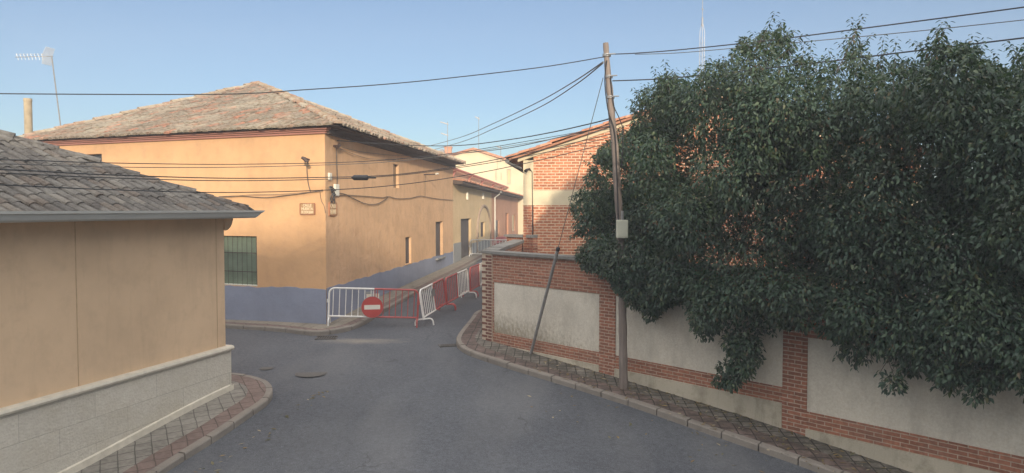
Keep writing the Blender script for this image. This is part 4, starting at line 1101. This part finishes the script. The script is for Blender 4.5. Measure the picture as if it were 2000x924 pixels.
o = MB().tube([(0,.0,.29),(0,.03,.36),(0,.06,.45)], .014, 6).build('hanger', M['steel'], rt); o.rotation_euler = (0,0,FS_.a)
o_ = MB().box(-.175,.18,-.003,.003,-.11,.11).build('paper_notice', M['paper'], loc=(0,0,0)); o_.location = sgn+Vector((.0,.075,.265)); o_.rotation_euler = (0,.02,FS_.a)
tag(o_, 'blank cream card tied to the barrier behind the round sign', 'notice')
# small yellowed number strip above
o_ = MB().box(-.09,.09,-.003,.003,-.035,.035).build('paper_notice', M['greyplaster'], loc=(0,0,0)); o_.location = sgn+Vector((-.10,.045,.40)); o_.rotation_euler = (0,0,FS_.a)
tag(o_, 'narrow grey strip under the barrier top rail, left of the sign hanger', 'notice')
# grey cloth tag on the second barrier
mid = (p2a+p2b)/2; o_ = MB().box(-.16,.16,-.004,.004,-.17,.17).build('rag', M['greyplaster'], loc=(0,0,0)); o_.location = mid+Vector((-.10,-.12,.72)); o_.rotation_euler = (.1,.25,math.atan2(p2b.y-p2a.y,p2b.x-p2a.x))
tag(o_, 'grey rag tied to the middle of the tilted barrier', 'rag')
# ------------------------------------------------------------------ drains and covers
dp = GP(638, 660); 
rt = empty('storm_drain', (dp.x,dp.y,G(dp.x,dp.y)), 'kerb side storm drain grate in front of the orange corner', 'drain', rz=.06)
m = MB(); m.box(-.24,.24,-.16,.14,-.02,.006); m.build('pit', M['void'], rt)
m = MB(); m.box(-.27,.27,-.2,-.16,-.02,.018); m.box(-.27,.27,.14,.18,-.02,.03)
for i in range(9): x = -.25+i*.0625; m.box(x-.014,x+.014,-.16,.14,-.01,.016)
m.build('grate', M['grate'], rt)
dp = GP(876, 675)
rt = empty('storm_drain', (dp.x,dp.y,G(dp.x,dp.y)), 'flat rusty drain grate beside the right kerb nose', 'drain', rz=.25)
m = MB(); m.box(-.2,.2,-.13,.13,-.02,.006); m.build('pit', M['void'], rt)
m = MB()
for i in range(7): y = -.13+i*.043; m.box(-.22,.22,y-.012,y+.012,-.01,.014)
m.box(-.24,-.2,-.15,.15,-.01,.016); m.box(.2,.24,-.15,.15,-.01,.016); m.build('grate', M['grate'], rt)
for (px, py, r, lab) in ((608,730,.31,'round iron manhole cover in the middle of the crossing'),(520,720,.14,'small round valve cover near the ochre house corner')):
    dp = GP(px, py); rt = empty('manhole_cover', (dp.x,dp.y,G(dp.x,dp.y)), lab, 'manhole cover')
    seg = 28; m = MB()
    m.v = [(r*math.cos(2*PI*i/seg), r*math.sin(2*PI*i/seg), .007) for i in range(seg)]; m.f = [tuple(range(seg))]; m.build('lid', M['manhole'], rt)
    m = MB(); m.v = []; 
    for i in range(seg):
        a = 2*PI*i/seg
        m.v += [(r*1.02*math.cos(a), r*1.02*math.sin(a), .008), (r*1.09*math.cos(a), r*1.09*math.sin(a), .008)]
    m.f = [(2*i, 2*i+1, (2*i+3)%(2*seg), (2*i+2)%(2*seg)) for i in range(seg)]; m.build('rim', M['grate'], rt)
# ------------------------------------------------------------------ antennas and mast
an = W(118, 243, 27.5); at_ = W(101, 110, 27.5)
rt = empty('tv_antenna', an, 'white yagi television antenna on a leaning mast above the orange roof', 'antenna')
tp = at_-an
MB().tube([Vector((0,0,-.5)), Vector((0,0,0)), tp], .022, 6).build('mast', M['paintgrey'], rt)
m = MB(); m.tube([tp+Vector((.05,0,.0)), tp+Vector((-1.32,-.1,-.05))], .014, 6); m.build('boom', M['steel'], rt)
m = MB()
for i in range(8):
    c = tp+Vector((-.32-i*.135,-.05,-.03)); m.tube([c+Vector((-.05,.0,.11)), c], .010, 5); m.tube([c, c+Vector((.03,.0,-.12))], .010, 5)
    m.tube([c+Vector((.0,-.05,.10)), c+Vector((.0,.05,.10))], .010, 5)
m.build('directors', M['alu'], rt)
m = MB()
for sgn_ in (1,-1):
    for i in range(9):
        z = .02+i*.036; x = -.22+i*.012*(1 if sgn_ > 0 else -.6)
        m.tube([tp+Vector((x-.02+.006*i,-.2,sgn_*z)), tp+Vector((x+.12,.2,sgn_*z))], .011, 5)
m.build('reflector', M['alu'], rt)
for (px, ytop, ybot, Yd, arms, lab) in ((874,238,292,58,((240,-14),(262,-13)),'thin two armed aerial on the far alley chimney'),(935,228,296,66,((230,-7),),'faint single armed aerial above the cream gable'),(978,284,310,60,((287,-8),),'short aerial right of the cream gable peak')):
    b0 = W(px, ybot, Yd); rt = empty('tv_antenna', b0, lab, 'antenna')
    MB().tube([Vector((0,0,-.3)), W(px,ytop,Yd)-b0], .025, 5).build('mast', M['paintgrey'], rt)
    m = MB()
    for (ya, dx) in arms:
        m.tube([W(px+2,ya+3,Yd)-b0, W(px+dx,ya-2,Yd)-b0], .045, 5)
    m.build('boom', M['steel'], rt)
YM = 66.0
mb0 = W(1368, 430, YM); rt = empty('radio_mast', (mb0.x, YM, G(mb0.x,YM)), 'slender lattice radio mast rising far behind the tree', 'mast')
o0 = Vector(rt.location); m = MB()
zt_ = W(1368, 45, YM).z; zn = W(1368, 62, YM).z
leg = [Vector((.24*math.cos(a), .24*math.sin(a), 0)) for a in (0.3, 0.3+2*PI/3, .3+4*PI/3)]
for l in leg: m.tube([l, l+Vector((0,0,zn-o0.z)), Vector((l.x*.25,l.y*.25,zt_-o0.z))], .022, 5)
z = 0; k = 0
while z < zn-o0.z-1:
    for i in range(3):
        a = leg[i]+Vector((0,0,z)); b = leg[(i+1)%3]+Vector((0,0,z+.6)); m.tube([a,b], .010, 4, False)
        m.tube([leg[i]+Vector((0,0,z)), leg[(i+1)%3]+Vector((0,0,z))], .010, 4, False)
    z += .6
m.build('lattice', M['steel'], rt)
m = MB(); m.tube([Vector((0,0,zn-o0.z)), Vector((0,0,zt_-o0.z+9))], [.03,.025], 6); m.tube([Vector((0,0,zt_-o0.z-.3)),Vector((0,0,zt_-o0.z+.5))], .08, 8)
m.tube([Vector((-.1,0,zt_-o0.z+1.3)),Vector((.1,0,zt_-o0.z+1.2))], .05, 6); m.build('spire', M['steel'], rt)
# ------------------------------------------------------------------ the tree
OUT = [(1232,200),(1246,172),(1280,152),(1312,138),(1345,142),(1392,112),(1432,92),(1452,66),(1490,60),(1520,38),(1548,66),(1556,108),(1596,112),(1630,84),(1668,58),(1690,78),(1702,112),(1740,112),(1790,122),(1806,74),(1832,56),(1862,80),(1905,92),(1935,118),(1958,128),(1985,98),(2060,60),(2200,60),(2330,120),(2330,800),(2100,800),(2000,772),(1950,758),(1915,778),(1880,748),(1842,760),(1800,730),(1750,758),(1712,722),(1668,716),(1622,694),(1628,664),(1580,650),(1548,640),(1492,650),(1486,690),(1482,718),(1448,740),(1430,764),(1408,742),(1412,712),(1422,676),(1404,650),(1376,664),(1352,634),(1330,592),(1300,600),(1272,628),(1242,602),(1212,580),(1190,552),(1150,532),(1118,508),(1132,480),(1118,440),(1122,418),(1104,392),(1134,366),(1152,330),(1158,300),(1188,270),(1206,248),(1232,252)]
OUTn = np.array(OUT, float)
def inside(x, y, P=OUTn):
    c = False; n = len(P); j = n-1
    for i in range(n):
        if ((P[i,1] > y) != (P[j,1] > y)) and (x < (P[j,0]-P[i,0])*(y-P[i,1])/(P[j,1]-P[i,1]+1e-12)+P[i,0]): c = not c
        j = i
    return c
def edge_dist(x, y):
    P = OUTn; Q = np.roll(P, -1, 0); d = Q-P; t = ((x-P[:,0])*d[:,0]+(y-P[:,1])*d[:,1])/(d**2).sum(1); t = np.clip(t, 0, 1)
    return float(np.sqrt((P[:,0]+t*d[:,0]-x)**2+(P[:,1]+t*d[:,1]-y)**2).min())
nrm = FW_.n; wo = FW_.o
def at_off(px, py, off):
    """point on the photo ray at perpendicular distance off behind the boundary wall's face (negative = in front)"""
    s, z = FW_.at(px, py, off); return FW_.w(s, off, z)
def cop_y(px):
    s = FW_.at(px, 500)[0]; z = zt1 if s < xmid else zt2
    p = FW_.w(s, 0, z); return CY-F*((p.z-H)*CT+p.y*ST)/(p.y*CT-(p.z-H)*ST) if True else 0
polex = lambda py: float(np.interp(py, [84,140,190,240,300,370,440,560], [1183,1187,1192,1196,1202,1206,1211,1215]))
clumps = []
tries = 0
TR = random.Random(11)
while len(clumps) < 560 and tries < 60000:
    tries += 1
    px = TR.uniform(1100, 2330); py = TR.uniform(30, 800)
    if not inside(px, py): continue
    if px > 2030 and TR.random() < .6: continue
    low = py > cop_y(min(px,2000))-18
    if low: off = TR.uniform(-1.05, -.22) if px > 1260 else TR.uniform(-.75,-.2)
    else: off = TR.uniform(-.95, 3.0) if TR.random() < .75 else TR.uniform(-1.0, .4)
    if px < 1300 and py < 470 and abs(px-polex(py)) < 55: off = max(off, .25)
    if px < 1240 and py < 420: off = max(off, -.05)
    p = at_off(px, py, off); pxm = F/p.y
    ed = edge_dist(px, py)
    r = min(TR.uniform(.30,.62), max(.13, ed/pxm*1.05))
    if ed/pxm < .10: continue
    if low: r = min(r, .42, max(.14, -off+.12))
    if px < 1300 and py < 470 and abs(px-polex(py)) < 55: r = min(r, .35)
    clumps.append((p, r))
for (px, py, r, off) in ((1408,742,.14,-.75),(1428,748,.15,-.8),(1450,722,.2,-.7),(1440,690,.22,-.75),(1470,700,.16,-.6),(1460,672,.22,-.7),(1430,670,.18,-.8),(1418,718,.16,-.85),(1432,735,.15,-.7),
                         (1376,648,.17,-.7),(1368,630,.2,-.6),(1388,636,.16,-.8),(1272,612,.18,-.45),(1280,596,.2,-.5),(1258,594,.18,-.4),(1240,588,.18,-.4),(1905,766,.18,-.9),(1745,748,.16,-.9)):
    clumps.append((at_off(px, py, off), r))
for gx in range(1140, 2040, 56):            # the deep inside of the crown, evenly filled so that only pinholes stay open
    for gyy in range(130, 640, 56):
        px, py = gx+TR.uniform(-14,14), gyy+TR.uniform(-14,14)
        if not inside(px, py) or edge_dist(px, py) < 42 or TR.random() < .18: continue
        if py > cop_y(min(px,2000))-30: continue
        off = TR.uniform(.4, 2.8); clumps.append((at_off(px, py, off), TR.uniform(.34,.46)))
k_ = 0
while k_ < 150:
    px = TR.uniform(1105, 1330); py = TR.uniform(150, 590)
    if not inside(px, py): continue
    ed = edge_dist(px, py)
    if ed < 9: continue
    low = py > cop_y(px)-18
    off = TR.uniform(-.7,-.2) if low else TR.uniform(.3, 2.6)
    p = at_off(px, py, off); clumps.append((p, min(TR.uniform(.25,.42), max(.12, ed/(F/p.y))))); k_ += 1
LP, LA, LN, LS = [], [], [], []
def add_leaf(p, axis, nor, L): LP.append(p); LA.append(axis); LN.append(nor); LS.append(L)
for (c, r) in clumps:
    k = int(95+500*min(1.0,(r/.55)**2))
    v = rng.normal(size=(k,3)); v /= np.linalg.norm(v, axis=1)[:,None]
    rad_ = r*(rng.uniform(.35,1.06,size=k)**.6)
    sq = np.array([1,1,.9])
    pos = np.array(c)[None,:]+v*rad_[:,None]*sq
    ax = v*.75+rng.normal(size=(k,3))*.42+np.array([0,0,-.62]); ax /= np.linalg.norm(ax, axis=1)[:,None]
    no = v*.8+rng.normal(size=(k,3))*.45+np.array([0,-.1,.75]); no -= ax*(no*ax).sum(1)[:,None]; no /= np.linalg.norm(no, axis=1)[:,None]
    LP.append(pos); LA.append(ax); LN.append(no); LS.append(rng.uniform(.05,.10,size=k))
# shoots that break the outline: leaves hanging alternately from an upright stem
shoots = MB()
tops = []
for i in range(len(OUT)):
    a = OUTn[i]; b = OUTn[(i+1)%len(OUT)]
    d = b-a; L = np.hypot(*d); nr_ = np.array([d[1], -d[0]])/max(L,1e-6)
    m_ = max(1, int(L/13))
    for q in range(m_):
        t = (q+TR.random())/m_; pt = a+d*t
        tops.append((pt, nr_))
for (pt, nr_) in tops:
    if pt[0] > 2040: continue
    inx = pt-nr_*(TR.uniform(22,52) if nr_[1] < -.2 else TR.uniform(6,26))
    low = inx[1] > cop_y(min(inx[0],2000))-18
    if low and TR.random() < .45: continue
    off = TR.uniform(-.9,-.2) if low else TR.uniform(-.6, 2.2)
    if inx[0] < 1300 and inx[1] < 470: off = max(off, .25)
    p = np.array(at_off(inx[0], inx[1], off))
    upw = -nr_[1]                                    # 1 when the outline faces up
    lenm = TR.uniform(.25,.6)*(.75 if upw < .2 else 1)*(.5 if low else 1)
    dirv = np.array([nr_[0]*.7, TR.uniform(-.3,.3), (-nr_[1])*1.0+(.35 if upw > -.3 else -.1)]); dirv /= np.linalg.norm(dirv)
    tip = p+dirv*lenm
    shoots.tube([p-dirv*.3, p, p+dirv*lenm*.85], [.007,.005,.002], 4, False)
    k = int(lenm*52)
    for j in range(k):
        f = j/k; base = p+dirv*lenm*f; ang = j*2.4; side = np.array([math.cos(ang), math.sin(ang), 0])
        ax = side*.8+dirv*.15+np.array([TR.uniform(-.2,.2),TR.uniform(-.2,.2),-.75*(1-.6*f)]); ax /= np.linalg.norm(ax)
        no = np.array([0,0,1.])+side*.3; no -= ax*no.dot(ax); no /= np.linalg.norm(no)
        LP.append((base+side*.02)[None]); LA.append(ax[None]); LN.append(no[None]); LS.append(np.array([TR.uniform(.085,.13)*(1-.3*f)]))
LP = np.concatenate(LP); LA = np.concatenate(LA); LN = np.concatenate(LN); LS = np.concatenate(LS)
# keep the leaves out of the wall and the pole
rel = LP-np.array(wo)[None]; offp = rel[:,0]*nrm.x+rel[:,1]*nrm.y; sp_ = rel[:,0]*FW_.d.x+rel[:,1]*FW_.d.y
ztop = np.where(sp_ < xmid, zt1, zt2)
bad = (LP[:,2] < ztop+.05) & (offp > -.03) & (offp < TH_+.1)
behind_low = (LP[:,2] < ztop-.3) & (offp > 0)
keep = ~(bad | behind_low); LP, LA, LN, LS = LP[keep], LA[keep], LN[keep], LS[keep]
K = len(LP); SD = np.cross(LA, LN)
wd = LS*rng.uniform(.19,.25,size=K)
V = np.empty((K,7,3))
V[:,0] = LP
V[:,1] = LP+LA*(LS*.32)[:,None]+SD*wd[:,None]+LN*(wd*.35)[:,None]
V[:,2] = LP+LA*(LS*.36)[:,None]
V[:,3] = LP+LA*(LS*.32)[:,None]-SD*wd[:,None]+LN*(wd*.35)[:,None]
V[:,4] = LP+LA*(LS*.70)[:,None]+SD*(wd*.72)[:,None]+LN*(wd*.18-LS*.05)[:,None]
V[:,5] = LP+LA*(LS*.70)[:,None]-SD*(wd*.72)[:,None]+LN*(wd*.18-LS*.05)[:,None]
V[:,6] = LP+LA*LS[:,None]-LN*(LS*.17)[:,None]
fq = np.array([[0,2,1,-1],[0,3,2,-1],[1,2,6,4],[3,5,6,2]])
me = bpy.data.meshes.new('crown')
base_tree = FW_.w(FW_.at(1560, 500)[0], 1.6, 0); base_tree.z = G(base_tree.x, base_tree.y)
V -= np.array(base_tree)[None,None]
me.vertices.add(K*7); me.vertices.foreach_set('co', V.reshape(-1))
loops = []; idx = np.arange(K)*7
L_ = np.concatenate([idx[:,None]+np.array([0,2,1])[None], idx[:,None]+np.array([0,3,2])[None], idx[:,None]+np.array([1,2,6,4])[None], idx[:,None]+np.array([3,5,6,2])[None]], axis=1).reshape(-1)
me.loops.add(len(L_)); me.loops.foreach_set('vertex_index', L_.astype(np.int32))
st = (np.arange(K)[:,None]*14+np.array([0,3,6,10])[None]).reshape(-1)
me.polygons.add(K*4); me.polygons.foreach_set('loop_start', st.astype(np.int32))
me.update(calc_edges=True); me.validate(); me.materials.append(M['leaf'])
tr_ = empty('tree', base_tree, 'large dense dark evergreen tree overhanging the brick boundary wall', 'tree')
co = bpy.data.objects.new('crown', me); COL.objects.link(co); co.parent = tr_
tk = MB(); bt = Vector((0,0,0))
stems = [(-2.6,.4),(-1.2,.0),(.2,.3),(1.7,-.1),(3.1,.3)]
for (sx, sy_) in stems:
    b0 = FW_.d*sx+FW_.n*sy_; topz = random.uniform(5.2,6.2)
    q = [b0+Vector((0,0,-.3)), b0+Vector((.05,.05,1.2)), b0+FW_.d*random.uniform(-.2,.2)+Vector((0,0,3)), b0+FW_.d*random.uniform(-.4,.4)+Vector((0,.2,topz))]
    bb = bez(q, 6); tk.tube(bb, list(np.linspace(.11,.02,len(bb))), 8)
    for j in range(9):
        t = random.uniform(.25,.9); o_ = bb[int(t*(len(bb)-1))]; dv = Vector((random.uniform(-1,1),random.uniform(-1,1),random.uniform(.1,1.0))).normalized()
        ln = random.uniform(.5,1.2)
        tk.tube([o_, o_+dv*ln*.5+Vector((0,0,.05)), o_+dv*ln], [.035,.022,.008], 5)
tko = tk.build('trunk', M['bark'], tr_); 
so = MB(); so.v = [tuple(Vector(v)-base_tree) for v in shoots.v]; so.f = shoots.f; so.build('twigs', M['bark'], tr_)
lit = MB(); LR = random.Random(5)
def litter(n, fr, x0, x1, y0, y1, dz):
    for _ in range(n):
        q = fr.w(LR.uniform(x0,x1), y0+(y1-y0)*LR.random()**1.5, 0); z = G(q.x,q.y)+dz+.006
        a = LR.uniform(0, 2*PI); L = LR.uniform(.03,.07); d = Vector((math.cos(a),math.sin(a),LR.uniform(-.1,.25)))*L; e = Vector((-math.sin(a),math.cos(a),LR.uniform(-.2,.2)))*L*.35
        c = Vector((q.x,q.y,z)); n0 = len(lit.v); lit.v += [tuple(c-d), tuple(c+e+Vector((0,0,.006))), tuple(c+d), tuple(c-e+Vector((0,0,.004)))]; lit.f.append((n0,n0+1,n0+2,n0+3))
litter(420, FW_, 2.5, 12, -.05, -1.0, KH); litter(60, FW_, 3.5, 12, -1.0, -2.6, .0); litter(60, FL, 6, 13.5, -1.6, -2.0, .0)
lo_ = lit.build('fallen_leaves', mat_tiles('dry_leaf_litter', [(.20,.13,.06),(.10,.085,.035),(.28,.20,.09),(.06,.07,.03),(.34,.29,.20)], (.2,.15,.08), .2))
tag(lo_, 'dry fallen leaves and grit scattered on the pavement under the tree', None, None, 'stuff')
def shade_block(x0, x1, y0, y1, ze, zr, axis, label):  # unseen blocks added behind the camera to throw shade on the street
    xm, ym = (x0+x1)/2, (y0+y1)/2; gz_ = G(xm, ym)
    hb = empty('house', (xm, ym, gz_), label, 'house')
    m = MB(); m.box(x0, x1, y0, y1, gz_-.5, ze)
    if axis == 'x': m.tri((x0,y0,ze),(x0,y1,ze),(x0,ym,zr)); m.tri((x1,y1,ze),(x1,y0,ze),(x1,ym,zr))
    else: m.tri((x0,y1,ze),(x1,y1,ze),(xm,y1,zr)); m.tri((x1,y0,ze),(x0,y0,ze),(xm,y0,zr))
    m.build('wall', M['curtain'], hb, loc=(0,0,0))
    r = MB(); t = .14; o = .3
    if axis == 'x':
        k = (zr-ze)/(ym-y0)
        for sg, ya in ((1,y1+o),(-1,y0-o)):
            za = ze-o*k
            r.prism([Vector((x0-o,ya,za+.01)),Vector((x1+o,ya,za+.01)),Vector((x1+o,ym,zr+.01)),Vector((x0-o,ym,zr+.01))], (0,0,t))
    else:
        k = (zr-ze)/(xm-x0)
        for xa in (x0-o, x1+o):
            za = ze-o*k
            r.prism([Vector((xa,y0-o,za+.01)),Vector((xa,y1+o,za+.01)),Vector((xm,y1+o,zr+.01)),Vector((xm,y0-o,zr+.01))], (0,0,t))
    r.build('roof', M['tile_red'], hb, loc=(0,0,0))
    for xc in np.linspace(x0+2, x1-2, 4):
        w_ = MB().box(xc-.5, xc+.5, y1+.002, y1+.05, H-.6, H+.7).build('window', M['glass'], hb, loc=(0,0,0))
        MB().box(xc-.6, xc+.6, y1+.002, y1+.10, H-.68, H-.605).build('sill', M['found'], w_, loc=(0,0,0))
# heights chosen so that their evening shadow falls across the street as in the photograph (27 m away, sun 13 degrees up)
shade_block(-18, 9.4, -37, -27, 12.6, 15.3, 'x', 'long unseen block added far behind the viewpoint to shade the street')
shade_block(9.6, 21.6, -37, -27.3, 13.0, 18.6, 'y', 'tall unseen gabled block added beside the long one for more shade')
# ------------------------------------------------------------------ light
EL, AZ = math.radians(13.0), math.radians(171.0)
sun_dir = Vector((math.sin(AZ)*math.cos(EL), math.cos(AZ)*math.cos(EL), math.sin(EL)))
w = bpy.data.worlds.new('World'); S.world = w; w.use_nodes = True
nt = w.node_tree; bg = nt.nodes['Background']
sky = nt.nodes.new('ShaderNodeTexSky'); sky.sky_type = 'NISHITA'; sky.sun_disc = False
sky.sun_elevation = EL; sky.sun_rotation = AZ; sky.air_density = 1.0; sky.dust_density = 1.2; sky.ozone_density = 3.0; sky.altitude = 700
# unseen bright cloud added to lift the shade; clear blue air over the roofs
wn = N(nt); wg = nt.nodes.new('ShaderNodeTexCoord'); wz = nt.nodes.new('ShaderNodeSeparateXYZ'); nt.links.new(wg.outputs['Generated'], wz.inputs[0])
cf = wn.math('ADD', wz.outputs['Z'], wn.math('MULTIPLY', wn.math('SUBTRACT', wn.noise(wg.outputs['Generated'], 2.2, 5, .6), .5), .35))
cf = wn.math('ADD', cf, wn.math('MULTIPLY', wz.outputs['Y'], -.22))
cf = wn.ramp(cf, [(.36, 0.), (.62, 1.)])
FILL_CLOUD = 15.0
sk = wn.mix(cf, sky.outputs[0], (FILL_CLOUD, FILL_CLOUD*.98, FILL_CLOUD*.97))
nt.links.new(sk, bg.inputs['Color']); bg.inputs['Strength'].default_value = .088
sl = bpy.data.lights.new('sun', 'SUN'); sl.energy = 3.6; sl.angle = math.radians(1.5); sl.color = (1.0,.86,.68)
so_ = bpy.data.objects.new('sun', sl); COL.objects.link(so_); so_.rotation_euler = (-sun_dir).to_track_quat('-Z','Y').to_euler()
so_.location = (0,-20,20)
# ------------------------------------------------------------------ hazy evening air
HAZE = 0.0028
if HAZE > 0:
    hz = MB().box(-60, 60, -42, 90, -6.5, 25.5).build('haze', bpy.data.materials.new('haze_air'))
    tag(hz, 'thin pale evening haze filling the street', None, None, 'stuff')
    hm = hz.data.materials[0]; hm.use_nodes = True; ht = hm.node_tree
    for n_ in list(ht.nodes):
        if n_.type != 'OUTPUT_MATERIAL': ht.nodes.remove(n_)
    pv = ht.nodes.new('ShaderNodeVolumePrincipled'); pv.inputs['Color'].default_value = (.93,.95,1.0,1); pv.inputs['Density'].default_value = HAZE; pv.inputs['Anisotropy'].default_value = .0
    ht.links.new(pv.outputs[0], [n_ for n_ in ht.nodes if n_.type == 'OUTPUT_MATERIAL'][0].inputs['Volume'])
# ------------------------------------------------------------------ camera
cam = bpy.data.cameras.new('camera'); cam.sensor_fit = 'HORIZONTAL'; cam.sensor_width = 36.0; cam.lens = 36.0*F/2000.0
cam.clip_start = .05; cam.clip_end = 5000
cob = bpy.data.objects.new('camera', cam); COL.objects.link(cob); cob.location = (0,0,H); cob.rotation_euler = (PI/2-TH, 0, 0)
S.camera = cob
S.render.resolution_x, S.render.resolution_y = 1024, 473
vs_ = S.view_settings; vs_.view_transform = 'Standard'; vs_.look = 'None'; vs_.exposure = 0.62; vs_.gamma = 1.0; vs_.use_curve_mapping = False
S.render.engine = 'CYCLES'; S.cycles.max_bounces = 6; S.cycles.use_denoising = True
